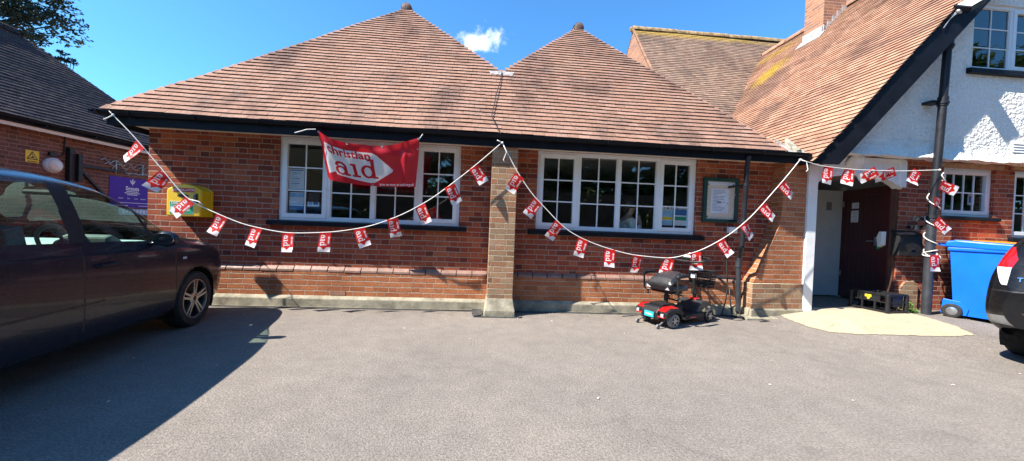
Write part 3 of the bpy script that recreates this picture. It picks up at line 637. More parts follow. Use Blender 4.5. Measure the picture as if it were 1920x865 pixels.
window(wing, *WS, .05, [0, .5, 1], [1, 0], 2, 3, sill=(9.03, 10.5, -.06, 1.35, 1.41))
window(wing, *U, YG+.03, [0, .345, .69, 1], [0, 1, 0], 2, 3, sill=(7.83, 10.2, YG-.07, 4.07, 4.15), gl='glassdark')
mb = MB()
for (x0_, z0_, z1_, y1_, y0_) in ((7.3, .1, 2.62, 3.5, .25), (7.85, 2.7, 5.4, 4., .0)):
    x1_ = 13.4; mb.quad((x0_, y0_, z0_), (x1_, y0_, z0_), (x1_, y1_, z0_), (x0_, y1_, z0_), 1); mb.quad((x0_, y0_, z1_), (x1_, y0_, z1_), (x1_, y1_, z1_), (x0_, y1_, z1_)); mb.quad((x0_, y1_, z0_), (x1_, y1_, z0_), (x1_, y1_, z1_), (x0_, y1_, z1_)); mb.quad((x0_, y0_, z0_), (x0_, y1_, z0_), (x0_, y1_, z1_), (x0_, y0_, z1_)); mb.quad((x1_, y0_, z0_), (x1_, y1_, z0_), (x1_, y1_, z1_), (x1_, y0_, z1_))
mb.quad((9.0, 2.2, .1), (9.0, 2.2, 2.6), (10.6, 2.2, 2.6), (10.6, 2.2, .1), 2); mb.box(8.9, 11.8, 2.0, 2.02, 2.05, 2.2, 3)
mb.build('inner_room', [M['innerdark'], M['floor'], M['inner'], M['signgreen']], wing)
# porch: white surround, arched lintel, lobby
mb = MB(); mb.box(5.106, 5.262, -.215, .03, gz(5.2, -.2)-.1, 2.44); mb.box(5.265, 5.40, -.055, .10, gz(5.3, -.05)-.1, 2.60); mb.box(5.40, 5.43, -.04, .10, .05, 2.25)
arch = [(5.40, -.045, 2.60), (5.40, -.045, 2.13)]+[(5.40+.05+1.40*t/12, -.045, 2.20+.14*math.sin(math.pi*t/12)**.6) for t in range(13)]+[(6.93, -.045, 2.14), (6.93, -.045, 2.60)]
mb.prism(arch, (0, .14, 0)); mb.box(5.38, 6.96, -.065, -.045, 2.565, 2.625); mb.box(6.86, 6.975, -.07, -.046, 2.17, 2.60); mb.box(5.44, 6.80, -.054, -.0455, 2.36, 2.375)
mb.build('door_surround', M['wpaint'], wing, bevel=.006)
mb = MB(); mb.box(6.91, 6.955, .02, .14, .1, 2.24, 0); mb.build('door_post', M['wooddark'], wing, bevel=.004)
mb = MB(); zt = .128
mb.quad((5.38, 0, zt), (7.3, 0, zt), (7.3, 2.6, zt), (5.38, 2.6, zt), 1); mb.quad((5.385, .1, zt), (5.385, 2.6, zt), (5.385, 2.6, 2.5), (5.385, .1, 2.5)); mb.quad((7.29, .14, zt), (7.29, 2.6, zt), (7.29, 2.6, 2.5), (7.29, .14, 2.5)); mb.quad((5.385, 2.6, zt), (7.29, 2.6, zt), (7.29, 2.6, 2.5), (5.385, 2.6, 2.5)); mb.quad((5.385, .1, 2.45), (7.29, .1, 2.45), (7.29, 2.6, 2.45), (5.385, 2.6, 2.45)); mb.quad((6.956, .15, zt), (7.29, .15, zt), (7.29, .15, 2.5), (6.956, .15, 2.5))
mb.build('lobby', [M['inner'], M['floor']], wing)
p = [at(1526, 360, 1.15), at(1576, 360, 1.15)]
mb = MB(); xa_, xb_ = p[0][0], p[1][0]+.03
mb.box(xa_, xb_, 1.12, 1.16, .15, 2.22); mb.box(xb_+.01, xb_+.09, 1.10, 1.2, .13, 2.30)
idoor = mb.build('inner_door', M['inner'], wing, bevel=.004)
for z in (.55, 1.9): mb = MB(); mb.box(xb_-.02, xb_+.03, 1.085, 1.12, z, z+.11); mb.build('hinge', M['metal'], idoor)
mb = MB(); zz_ = at(1556, 385, 1.1)[2]; xx_ = at(1556, 385, 1.1)[0]; mb.box(xx_-.05, xx_+.05, 1.105, 1.12, zz_-.1, zz_+.06); mb.build('finger_plate', M['greyplastic'], idoor)
# maroon leaf, swung in
H0 = Vector((6.905, .10, 0)); H1 = Vector((7.135, 1.17, 0)); dl = (H1-H0).normalized(); nl = Vector((-dl.y, dl.x, 0)); Lf = (H1-H0).length
T = Matrix(((dl.x, nl.x, 0, H0.x), (dl.y, nl.y, 0, H0.y), (0, 0, 1, 0), (0, 0, 0, 1)))
mb = MB(); mb.box(0, Lf, -.045, 0, .15, 2.22, 0, T)
for (a_, b_, c_, d_) in ((.0, .11, .15, 2.22), (Lf-.11, Lf, .15, 2.22), (.11, Lf-.11, 2.09, 2.22), (.11, Lf-.11, .15, .36)): mb.box(a_+.001, b_-.001, 0, .014, c_+.001, d_-.001, 0, T)
mb.box(.11, Lf-.11, 0, .013, 1.02, 1.16, 0, T)
for i in range(1, 8): xx_ = .11+(Lf-.22)*i/8; mb.box(xx_-.006, xx_+.006, 0, .004, .37, 2.08, 1, T)
door = mb.build('door', [M['maroon'], M['sblack']], wing, bevel=.003)
mb = MB(); mb.tube([T @ Vector((.24, .015, 1.26)), T @ Vector((.24, .06, 1.26)), T @ Vector((.37, .062, 1.255))], .010, 8); mb.box(.22, .26, .013, .022, 1.18, 1.33, 0, T); mb.build('handle', M['metal'], door, smooth=True)
mb = MB(); mb.prism([T @ Vector(q) for q in ((.02, .02, 1.20), (.10, .02, 1.16), (.13, .02, 1.32), (.08, .02, 1.43), (.02, .02, 1.43))], (T.to_3x3() @ Vector((0, .07, 0))), 0); mb.prism([T @ Vector(q) for q in ((.10, .02, 1.155), (.17, .02, 1.12), (.15, .02, 1.30), (.115, .02, 1.30))], (T.to_3x3() @ Vector((0, .03, 0))), 1); mb.build('keypad_lock', [M['signwhite'], M['signgreen']], door, bevel=.004)
mb = MB(); mb.box(.66, .83, .0045, .009, 1.60, 1.82, 0, T); mb.box(.66, .745, .0045, .010, 1.86, 1.97, 0, T); mb.box(.755, .82, .0045, .009, 1.86, 1.97, 0, T)
for i in range(7): mb.box(.68, .81-.03*(i % 3), .0092, .0105, 1.79-.027*i-.004, 1.79-.027*i+.002, 1, T)
for i in range(3): mb.box(.672, .735, .0102, .0112, 1.95-.03*i-.007, 1.95-.03*i, 1, T)
mb.build('door_notice', [M['paper'], M['ink']], door)
# roofs
mb = MB(); S_ = Vector((RX-EX, 0, RZ-EZ)); Lw = S_.length
tile_plane(mb, (EX, 0, EZ), (0, 1, 0), S_, (-S_.z, 0, S_.x), [(-.475, 0), (-.475, Lw), (7.4, Lw), (7.4, 0)], seed=21, gauge=.104, sag=.016)
tile_plane(mb, (2*RX-EX, 0, EZ), (0, 1, 0), (-S_.x, 0, S_.z), (S_.z, 0, S_.x), [(-.475, 0), (-.475, Lw), (7.4, Lw), (7.4, 0)], seed=22, gauge=.104)
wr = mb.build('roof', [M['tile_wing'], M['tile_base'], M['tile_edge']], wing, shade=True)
ridge([(RX, -.46, RZ-.03), (RX, 6.3, RZ-.03)], .12, M['ridge'], wr)
RY, RRZ, tpr = 7.2, 8.39, math.tan(R(52)); RXL = 5.1
Dn = (RRZ-3.0)/tpr; S2 = Vector((0, Dn, RRZ-3.0)); L2 = S2.length
mb = MB(); tile_plane(mb, (0, RY-Dn, 3.0), (1, 0, 0), S2, (0, -S2.z, S2.y), [(RXL-.04, 0), (RXL-.04, L2), (11.5, L2), (11.5, 0)], seed=31, gauge=.108)
mb.quad((RXL, RY, RRZ), (11.5, RY, RRZ), (11.5, RY+Dn, 3.0), (RXL, RY+Dn, 3.0), 1)
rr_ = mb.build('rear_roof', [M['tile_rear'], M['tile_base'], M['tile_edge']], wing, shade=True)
ridge([(RXL-.03, RY, RRZ-.02), (11.5, RY, RRZ-.02)], .12, M['ridge_old'], rr_)
mb = MB(); mb.poly([(RXL, RY-Dn, 2.95), (RXL, RY, RRZ-.06), (RXL, RY+Dn, 2.95)]); mb.build('rear_gable_wall', M['brick_chim'], wing)
mb = MB(); mb.bar((RXL-.015, RY-Dn-.02, 2.98), (RXL-.015, RY-.02, RRZ-.02), .05, .07, 0); mb.build('verge_fillet', M['ridge'], rr_)
# bargeboards
mb = MB()
bd = .50
for sgn in (1, -1):
    fx = (lambda x: x) if sgn == 1 else (lambda x: 2*RX-x)
    top = .012
    P_ = [(fx(4.885), -.47, 2.40), (fx(EX+(2.40+bd-EZ)/sl), -.47, 2.40), (fx(RX), -.47, RZ-bd), (fx(RX), -.47, RZ+top-.02), (fx(4.885), -.47, zl(4.885)+top)]
    mb.prism(P_ if sgn == 1 else P_[::-1], (0, .035, 0))
    # boarded soffit back to the gable wall
    mb.prism([(fx(EX+(2.42+bd-EZ)/sl-.02), -.434, 2.44), (fx(RX), -.434, RZ-bd+.05), (fx(RX), -.434, RZ-bd+.09), (fx(EX+(2.42+bd-EZ)/sl-.06), -.434, 2.45)], (0, .27, 0))
mb.build('bargeboard', M['black'], wing, bevel=.004)
# chimney
mb = MB(); mb.box(8.68, 9.95, 3.40, 3.98, 6.2, 9.3); ch = mb.build('chimney', M['brick_chim'], wr)
mb = MB(); mb.prism([(8.655, 3.36, zl(8.655)), (8.655, 4.0, zl(8.655)), (8.655, 4.0, zl(8.68)+.20), (8.655, 3.36, zl(8.68)+.20)], (.02, 0, 0))
for i in range(6): x0_ = 8.655+i*.13; mb.prism([(x0_, 3.385, zl(x0_)-.02), (x0_+.13, 3.385, zl(x0_+.13)-.02), (x0_+.13, 3.385, zl(x0_)+.20), (x0_, 3.385, zl(x0_)+.20)], (0, .014, 0))
mb.prism([(8.50, 3.30, zl(8.50)+.035), (8.50, 4.05, zl(8.50)+.035), (8.66, 4.05, zl(8.66)+.04), (8.66, 3.30, zl(8.66)+.04)], (0, 0, .015))
mb.build('flashing', M['lead'], ch)
# soil pipe in front of the gable
mb = MB()
pp = [(7.135, -.315, .06), (7.135, -.315, 1.0), (7.145, -.315, 1.66), (7.19, -.315, 2.7), (7.235, -.31, 3.8), (7.275, -.305, 4.80)]
mb.tube(pp[:3], .060, 18, 1); mb.tube(pp[2:], .052, 18, 0)
for (z, r_) in ((1.58, .072), (1.66, .068)): mb.cyl((7.143, -.315, z), (7.144, -.315, z+.05), r_, 18, 0)
for (z, x_) in ((3.45, 7.22), (4.35, 7.257)): mb.cyl((x_, -.312, z), (x_+.004, -.312, z+.14), .064, 18, 0); mb.cyl((x_, -.312, z+.03), (x_, -.312, z+.055), .076, 18, 0); mb.box(x_-.16, x_+.02, -.295, -.15, z+.05, z+.09, 0)
mb.box(7.11, 7.17, -.27, .0, 1.50, 1.545, 0); mb.cyl((7.02, -.20, 1.61), (7.02, -.20, 1.70), .045, 12, 0); mb.cyl((7.03, -.20, 1.47), (7.03, -.20, 1.55), .04, 12, 0); mb.box(7.0, 7.14, -.26, -.16, 1.63, 1.67, 0)
mb.build('soil_pipe', [M['pipe'], M['pipegrey']], wing, smooth=True)
mb = MB(); q = at(1895, 265, YG); x0_, z1_ = q[0], q[2]
mb.box(x0_, x0_+.25, YG-.02, YG, z1_-.19, z1_, 0)
for i in range(4): mb.prism([(x0_+.015, YG-.035, z1_-.05-.045*i), (x0_+.015, YG-.02, z1_-.045*i-.02), (x0_+.015, YG-.019, z1_-.05-.045*i)], (.22, 0, 0), 1)
mb.build('vent', [M['signwhite'], M['wpaint']], wing)

# ------------------------------------------------------------------ dark roofed building on the left
LX = -9.5
hut = thing('brick_annexe', 'brown brick building with dark mossy tiled roof at the left edge', 'building', (LX, 2, 0))
mb = MB(); mb.box(LX-4.4, LX, -4, 7.0, -.1, 3.0); mb.build('wall', M['brick_brown'], hut)
mb = MB(); S3 = Vector((-2.5, 0, 2.5)); L3 = S3.length
tile_plane(mb, (LX+.3, 0, 3.06), (0, 1, 0), S3, (1, 0, 1), [(-4, 0), (7.15, 0), (4.65, L3), (-4, L3)], seed=41, gauge=.112, thick=.022, sag=.03)
tile_plane(mb, (LX-2.2, 7.15, 3.06), (1, 0, 0), (0, -2.5, 2.5), (0, 1, 1), [(-2.5, 0), (2.5, 0), (0, L3)], seed=42, gauge=.112)
mb.quad((LX-2.2, -4, 5.55), (LX-2.2, 4.65, 5.55), (LX-4.7, 7.15, 3.05), (LX-4.7, -4, 3.05), 1)
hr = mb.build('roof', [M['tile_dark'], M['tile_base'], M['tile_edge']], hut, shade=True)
ridge([(LX-2.2, 4.62, 5.56), (LX-2.2, -4, 5.56)], .12, M['tile_dark'], hr)
mb = MB(); mb.box(LX+.0, LX+.24, -4, 7.05, 2.94, 2.99); mb.box(LX+.225, LX+.245, -4, 7.07, 2.86, 2.94); mb.build('fascia', M['cream'], hut)
mb = MB(); gutter(mb, (LX+.335, -4, 3.045), (LX+.335, 7.15, 3.03)); mb.box(LX+.247, LX+.268, -4, 7.15, 2.93, 3.03)
for y in (2.9, 3.9, 4.9, 5.9): mb.box(LX+.26, LX+.40, y-.015, y+.015, 2.962, 2.985)
mb.build('gutter', M['black'], hut, smooth=True)
mb = MB(); mb.tube([(LX+.012, 3.62, 2.9), (LX+.012, 3.60, 2.55), (LX+.012, 3.56, 2.45), (LX+.012, 3.35, 2.43)], .012, 6); mb.build('cable', M['sblack'], hut)
# ------------------------------------------------------------------ printed cloth
def tri_mask(v, f, X, Y):
    out = np.zeros(X.shape, bool)
    for poly in f:
        for k in range(1, len(poly)-1):
            (ax, ay), (bx, by), (cx, cy) = v[poly[0]], v[poly[k]], v[poly[k+1]]
            bb = (X >= min(ax, bx, cx)) & (X <= max(ax, bx, cx)) & (Y >= min(ay, by, cy)) & (Y <= max(ay, by, cy))
            if not bb.any(): continue
            d1 = (X-bx)*(ay-by)-(ax-bx)*(Y-by); d2 = (X-cx)*(by-cy)-(bx-cx)*(Y-cy); d3 = (X-ax)*(cy-ay)-(cx-ax)*(Y-ay)
            neg = (d1 < 0) | (d2 < 0) | (d3 < 0); ps = (d1 > 0) | (d2 > 0) | (d3 > 0)
            out |= bb & ~(neg & ps)
    return out
def word(body, size, bold, cx, cy, X, Y, spacing=1.):
    v, f = text2d(body, size, bold, 'CENTER', spacing); return tri_mask([(a+cx, b+cy) for a, b in v], f, X, Y)
def aid_mask(X, Y):
    "slab serif lower case word, x height 1, drawn from rings and bars"
    def ring(x, y, cx, cy, rx, ry, tx, ty): return (((x-cx)/rx)**2+((y-cy)/ry)**2 <= 1) & (((x-cx)/(rx-tx))**2+((y-cy)/(ry-ty))**2 >= 1)
    def bar(x, y, a, b, c, d): return (x >= a) & (x <= b) & (y >= c) & (y <= d)
    x, y = X, Y
    o = ring(x, y, .42, .33, .40, .34, .20, .13) & (x < .80)
    o |= (ring(x, y, .45, .62, .40, .38, .21, .16) & (y > .62)) | bar(x, y, .64, .85, .0, .64) | bar(x, y, .64, 1.0, 0, .16) | bar(x, y, .07, .27, .62, .80)
    x = X-1.12
    o |= bar(x, y, .16, .39, 0, 1.) | bar(x, y, 0, .39, .84, 1.) | bar(x, y, 0, .58, 0, .16)
    x = X-1.80
    o |= (ring(x, y, .46, .5, .46, .51, .22, .16)) | bar(x, y, .70, .93, 0, 1.5) | bar(x, y, .50, .93, 1.33, 1.5) | bar(x, y, .70, 1.10, 0, .16)
    return o
def sheet(name, mask, umax, vmax, nu, nv, fmap, mats, parent=None):
    us = np.linspace(0, umax, nu+1); vs = np.linspace(0, vmax, nv+1)
    UC, VC = np.meshgrid((us[:-1]+us[1:])/2, (vs[:-1]+vs[1:])/2)
    mi = mask(UC, VC).astype(int)
    mb = MB(); U_, V_ = np.meshgrid(us, vs); P = fmap(U_, V_).reshape(-1, 3)
    mb.v = [tuple(q) for q in P]; w_ = nu+1
    mb.f = [(j*w_+i, j*w_+i+1, (j+1)*w_+i+1, (j+1)*w_+i) for j in range(nv) for i in range(nu)]
    mb.m = [int(k) for k in mi.reshape(-1)]; mb.a = [0]*len(mb.f)
    return mb.build(name, mats, parent, smooth=2)
# banner
def banner_mask(U, V):
    # U 0..1.36 to the right, V 0..0.66 upwards
    def inpoly(pts):
        c = np.zeros(U.shape, bool); n = len(pts)
        for i in range(n):
            (x1, y1), (x2, y2) = pts[i], pts[(i+1) % n]
            cond = (y1 > V) != (y2 > V); c ^= cond & (U < (x2-x1)*(V-y1)/(y2-y1+1e-9)+x1)
        return c
    w_ = inpoly([(.045, .10), (.05, .42), (.10, .545), (.75, .535), (.80, .50), (1.005, .26), (.99, .23), (.72, .055), (.66, .05), (.17, .115), (.16, .155)])
    red = aid_mask((U-.165)/.215, (V-.125)/.208) | word('christian', .168, .006, .42, .478, U, V, 1.04)
    line = word('join us now at caid.org.uk', .052, .0012, 1.06, .032, U, V)
    return (w_ & ~red) | line
def spline(xs, ys):
    xs = np.array(xs, float); ys = np.array(ys, float); h = np.diff(xs); d = np.diff(ys)/h; m_ = np.zeros_like(ys)
    m_[0], m_[-1] = d[0], d[-1]
    for i in range(1, len(xs)-1): m_[i] = 0 if d[i-1]*d[i] <= 0 else 2*d[i-1]*d[i]/(d[i-1]+d[i])
    def f(x):
        x = np.clip(np.asarray(x, float), xs[0], xs[-1]); i = np.clip(np.searchsorted(xs, x)-1, 0, len(xs)-2); t = (x-xs[i])/h[i]
        return (2*t**3-3*t**2+1)*ys[i]+(t**3-2*t**2+t)*h[i]*m_[i]+(-2*t**3+3*t**2)*ys[i+1]+(t**3-t**2)*h[i]*m_[i+1]
    return f
topz_ = spline([0, .12, .25, .50, .75, 1.0, 1.18, 1.36], [2.455, 2.39, 2.33, 2.285, 2.275, 2.305, 2.365, 2.415]); botz_ = spline([0, .1, .7, 1.36], [1.815, 1.80, 1.752, 1.765])
topx_ = spline([0, .45, 1.0, 1.36], [-2.215, -1.80, -1.235, -.865]); botx_ = spline([0, .45, 1.0, 1.36], [-2.10, -1.70, -1.22, -.925])
def banner_map(U, V):
    t = V/.66
    x = botx_(U)*(1-t)+topx_(U)*t; z = botz_(U)*(1-t)+topz_(U)*t
    y = -.565+.15*(1-t)+.025*np.sin(U*5.2+t*2.2)*(.3+t)+.010*np.sin(U*17-t*6)*t-.045*np.exp(-((U-.10-.22*(1-t))/.07)**2)*t+.05*np.exp(-(U/.05)**2)-.02*np.exp(-((U-1.2+.05*t)/.035)**2)*(1-.5*t)+.012*np.sin(U*9+t*12)*np.exp(-((t-.85)/.2)**2)
    return np.stack([x, y, z], -1)
bn = tag(sheet('banner', banner_mask, 1.36, .66, 408, 198, banner_map, [M['red'], M['wcloth']]), 'large sagging red and white banner tied to the gutter above the left window', 'banner')
mb = MB(); rp = [(-2.215, -.545, 2.452), (-2.32, -.56, 2.44), (-2.50, -.50, 2.40)]; mb.tube(rp, .006, 6); mb.build('tie_cord', M['rope'], bn); mb = MB(); mb.tube([(-.868, -.55, 2.41), (-.83, -.55, 2.47)], .006, 6); mb.build('tie_cord', M['rope'], bn)
for (u, v) in ((.015, .645), (.45, .645), (.88, .645), (1.345, .645), (.015, .015), (.68, .015), (1.345, .52)):
    q = banner_map(np.array(u), np.array(v)); mb = MB(); mb.lathe([(.006, -.003), (.014, -.003), (.014, .003), (.006, .003)], q, (0, 1, 0), 12); mb.build('eyelet', M['metal'], bn)
# bunting
FW, FL = .150, .262
def flag_mask(A, B):
    tri = (B > .178) & (B < .238) & (np.abs(A-.068) < .050*(1-(B-.178)/.060))
    white = (B > .198-.10*np.abs(A-.068)/.068*0) & ~tri
    aid = aid_mask((B-.028)/.053, (A-.022)/.053)
    ch = word('christian', .030, .0012, .100, .128, B, A)
    return white | aid | ch
flag_pts = None
def flag_mesh(name, org, ex, ey, en, bend, curl, seed, parent):
    "org top middle on the cord, ex along the cord, ey downwards along the flag, en out of plane"
    rg = random.Random(seed); ph = rg.uniform(0, 6); org, ex, ey, en = [np.array(q, float) for q in (org, ex, ey, en)]
    def fm(A, B):
        a_ = A-FW/2; t = B/FL
        off = bend*t**2*.10+.014*np.sin(t*4.5+ph+a_*16)*t+curl*a_*(.2+t)*.8
        dn = B*(1-.10*abs(bend)*t)
        return org+ex*a_[..., None]+ey*dn[..., None]+en*off[..., None]
    # the print's letter tops look along +ex
    return sheet(name, flag_mask, FW, FL, 36, 64, fm, [M['orange'], M['wcloth']], parent)
def bunting(label, pxs, Y, flags, seed, tails=()):
    pts = [at(x, y, Y if not isinstance(Y, (list, tuple)) else Y[i]) for i, (x, y) in enumerate(pxs)]
    tpar = np.arange(len(pts)); fx, fy, fz_ = [spline(tpar, [p[k] for p in pts]) for k in range(3)]
    tt = np.linspace(0, len(pts)-1, 220); C = np.stack([fx(tt), fy(tt), fz_(tt)], 1)
    root = thing('bunting', label, 'bunting', tuple(C[0]), 0)
    mb = MB(); mb.tube([tuple(q) for q in C[::2]], .006, 7)
    for tl in tails: mb.tube([at(*q) for q in tl], .0065, 6)
    mb.ball(C[0], .016, 6); mb.ball(C[-1], .016, 6)
    mb.build('cord', M['rope'], root, smooth=2)
    for k, fl in enumerate(flags):
        cpx = fl[:2]; best = None
        T_ = np.gradient(C, axis=0); T_ /= np.linalg.norm(T_, axis=1)[:, None]
        if len(fl) > 2: # explicit direction in the picture plane
            dx, dy = fl[2], fl[3]; D = np.tile(np.array([dx, 0, -dy], float)/math.hypot(dx, dy), (len(C), 1)); bend = fl[4]
        else:
            D = np.stack([T_[:, 2], 0*T_[:, 0], -np.abs(T_[:, 0])], 1); D = .8*D/np.linalg.norm(D, axis=1)[:, None]+np.array([0, 0, -.2]); tw = rnd.gauss(0, .13); D = np.stack([D[:, 0]*math.cos(tw)-D[:, 2]*math.sin(tw), D[:, 1], D[:, 0]*math.sin(tw)+D[:, 2]*math.cos(tw)], 1); D /= np.linalg.norm(D, axis=1)[:, None]; bend = rnd.uniform(-.6, .7)
        tgt = np.array([at(cpx[0], cpx[1], q) for q in C[:, 1]])
        i = int(np.argmin(np.linalg.norm(C+D*FL/2-tgt, axis=1)))
        d = D[i]; e = np.array([-d[2], 0, d[0]]); en = np.array([0, -1., 0])
        flag_mesh('flag', C[i]+d*.004+np.array([0, -.006, 0]), e, d, en, bend, rnd.uniform(-.7, .7), seed*50+k, root)
    return root
S1 = [(212, 216), (250, 255), (300, 313), (355, 374), (408, 401), (470, 424), (545, 437), (610, 436), (680, 427), (738, 409), (800, 378), (860, 335), (900, 303), (941, 268)]
bunting('string of red flags swagged from the hall corner across the left window to the pier', S1, -.535, [(247, 287), (297, 341), (345, 386), (408, 423), (475, 444), (541, 454), (610, 455), (680, 446), (738, 429), (792, 401), (852, 366), (901, 331)], 1, tails=[[(212, 216, -.53), (200, 222, -.55), (194, 224, -.56)], [(355, 374, -.535), (372, 378, -.56), (380, 384, -.57)], [(212, 216, -.53), (205, 208, -.53)]])
S2 = [(942, 268), (972, 325), (1000, 366), (1022, 390), (1060, 428), (1089, 446), (1140, 466), (1194, 479), (1249, 484), (1300, 474), (1358, 446), (1402, 412), (1450, 360), (1480, 325), (1500, 300)]
bunting('string of red flags swagged from the pier under the right window to the door surround', S2, -.545, [(972, 341), (1003, 386), (1042, 428), (1089, 461), (1140, 488), (1194, 499), (1249, 503), (1302, 486), (1358, 465), (1402, 436), (1438, 400), (1477, 358)], 2, tails=[[(942, 268, -.54), (950, 285, -.56), (944, 300, -.56), (946, 304, -.56)], [(942, 268, -.54), (932, 263, -.56)], [(1500, 300, -.54), (1512, 303, -.56), (1515, 318, -.56), (1512, 322, -.57)]])
S3 = [(1502, 300), (1545, 312), (1600, 318), (1680, 321), (1728, 320), (1762, 319)]
b3 = bunting('short string of blown red flags across the doorway and wound down the pipe', S3, [-.52, -.50, -.46, -.42, -.40, -.40], [(1550, 331, -5, 30, .2), (1588, 337, -10, 30, .3), (1632, 330, -26, 18, -.8), (1665, 328, -26, 13, -.8), (1711, 337, -18, 26, .5)], 3)
# the cord wound round the pipe, with its last flags
mb = MB(); W_ = []
for i in range(131):
    f = i/130; z = 2.28-1.32*f; an = 2*math.pi*4.3*f**1.35-1.2
    yc = -.315; W_.append((7.145+.03*sstep(1.6, 2.4, z)+.078*math.cos(an)+.01*math.sin(an*.37), yc+.075*math.sin(an), z+.022*math.sin(an*1.0+.6)))
mb.tube(W_, .0075, 6); mb.tube([(7.19, -.40, 2.38), (7.14, -.41, 2.34), (7.24, -.40, 2.25), (7.26, -.34, 2.2)], .0075, 6)
for z in (1.13, 1.09): mb.tube([(7.145+.08*math.cos(2*math.pi*j/16), -.315+.08*math.sin(2*math.pi*j/16), z+.03*math.cos(2*math.pi*j/16+z*40)) for j in range(17)], .0075, 6)
mb.tube([(7.20, -.36, 1.10), (7.24, -.38, 1.06), (7.26, -.38, 1.0)], .007, 6)
mb.build('cord', M['rope'], b3, smooth=2)
for k, (px, py, dx, dy, bend) in enumerate([(1776, 353, 30, 13, .3), (1766, 378, 33, -2, -1.5), (1764, 424, 15, 16, .4), (1752, 494, 1, 25, .2)]):
    Yf = -.41; d = np.array([dx, 0, -dy], float)/math.hypot(dx, dy); c = at(px, py, Yf); e = np.array([-d[2], 0, d[0]])
    flag_mesh('flag', c-d*FL*.5, e, d, (0, -.75, .66) if k == 1 else (0, -1, 0), bend, .2, 300+k, b3)

# ------------------------------------------------------------------ things on the walls
# defibrillator cabinet
ae = thing('defibrillator_cabinet', 'yellow wall cabinet with curved top and green label beside the left hall window', 'defibrillator', (-4.03, 0, 1.24))
mb = MB(); xa, xb, za = -4.275, -3.83, 1.235
prof = [(xa, za), (xb, za), (xb, za+.36)]+[(xb-(xb-xa)*t/14, za+.36+.085*math.sin(math.pi*t/14)**.8) for t in range(1, 14)]+[(xa, za+.36)]
mb.prism([(x, -.23, z) for x, z in prof], (0, .19, 0)); mb.build('front_cover', M['yellow'], ae, bevel=.018, smooth=True)
mb = MB(); mb.prism([(xa+.0+ (x-xa)*1.02+.0, -.045, z+.0) for x, z in prof], (.0, .043, 0)); mb.build('back_box', M['yellow'], ae, bevel=.01)
mb = MB(); mb.box(xa+.085, xb-.085, -.234, -.229, za+.335, za+.388, 0); put_text(mb, 'DEFIBRILLATOR', .040, ((xa+xb)/2, -.2355, za+.361), (1, 0, 0), (0, 0, 1), 1, .0008); mb.build('title_label', [M['signred'], M['signwhite']], ae)
mb = MB(); mb.prism([((xa+xb)/2-.01+.075*math.cos(a)*(1.0), -.2315, za+.283+.026*math.sin(a)) for a in [2*math.pi*i/24 for i in range(24)]], (0, .004, 0)); mb.build('viewing_slot', M['wooddark'], ae)
mb = MB(); mb.box(xa+.045, xb-.095, -.2335, -.229, za+.035, za+.205, 1); mb.box(xa+.05, xb-.10, -.2345, -.230, za+.04, za+.20, 0)
put_text(mb, 'DIAL 999', .046, (xa+.16, -.236, za+.180), (1, 0, 0), (0, 0, 1), 1, .001); put_text(mb, 'for access code', .020, (xa+.125, -.236, za+.148), (1, 0, 0), (0, 0, 1), 1, .0004)
mb.box(xa+.06, xa+.12, -.2365, -.2345, za+.055, za+.13, 1); mb.prism([(xa+.13+.05*math.cos(a), -.2362, za+.09+.045*math.sin(a)) for a in [2*math.pi*i/6 for i in range(6)]], (0, .002, 0), 1); mb.prism([(xa+.205+.04*math.cos(a), -.2362, za+.10+.04*math.sin(a)) for a in [2*math.pi*i/6 for i in range(6)]], (0, .002, 0), 1)
put_text(mb, 'AED', .03, (xa+.28, -.236, za+.085), (1, 0, 0), (0, 0, 1), 1, .0004); mb.build('instruction_label', [M['signgreen'], M['signwhite']], ae)
mb = MB(); mb.box(xb-.085, xb-.045, -.255, -.229, za+.185, za+.315, 0); mb.box(xb-.079, xb-.051, -.262, -.254, za+.21, za+.31, 1)
for i in range(5): mb.box(xb-.077, xb-.053, -.265, -.261, za+.215+.018*i, za+.228+.018*i, 0)
mb.build('code_lock', [M['sblack'], M['metal']], ae)
# notice board
nbd = thing('notice_board', 'dark green framed notice board with a creased white paper between the right window and downpipe', 'notice board', (3.80, 0, 1.45))
xa, xb, za, zb_ = 3.49, 4.075, 1.46, 2.17
mb = MB(); w_ = .055
mb.box(xa, xb, -.055, -.0, za, za+w_); mb.box(xa, xb, -.055, 0, zb_-w_, zb_); mb.box(xa, xa+w_, -.0545, 0, za+w_, zb_-w_); mb.box(xb-w_, xb, -.0545, 0, za+w_, zb_-w_); mb.build('frame', M['green'], nbd, bevel=.005)
mb = MB(); mb.box(xa+w_-.002, xb-w_+.002, -.02, -.005, za+w_, zb_-w_, 0); mb.box(xa+w_, xb-w_, -.0215, -.0201, zb_-w_-.055, zb_-w_-.003, 1); mb.build('board', [M['cork'], M['paper']], nbd)
mb = MB(); pa, pb_, pc, pd_ = xa+.135, xb-.155, za+.15, zb_-.17; mb.box(pa, pb_, -.026, -.0245, pc, pd_, 0)
for i in range(15):
    z = pd_-.03-.0225*i; L = (.05+.16*rnd.random()) if i % 4 else .2; mb.box(pa+.025, min(pb_-.02, pa+.03+L), -.0272, -.0262, z-.004, z+.003, 1)
mb.box(pa+.10, pa+.17, -.0274, -.0263, pc+.16, pc+.19, 1)
mb.build('paper', [M['paper'], M['ink']], nbd)
for (x, z) in ((xa+.085, zb_-.105), (xb-.085, zb_-.10), (xa+.08, za+.09), (xb-.17, za+.31)): mb = MB(); mb.ball((x, -.028, z), .010, 6); mb.build('pin', M['sblack'], nbd)
mb = MB(); mb.tube([(xa+.19, -.05, za+.075), (xa+.34, -.05, za+.22), (xb-.06, -.05, za+.46)], .004, 5); mb.build('cord', M['rope'], nbd)
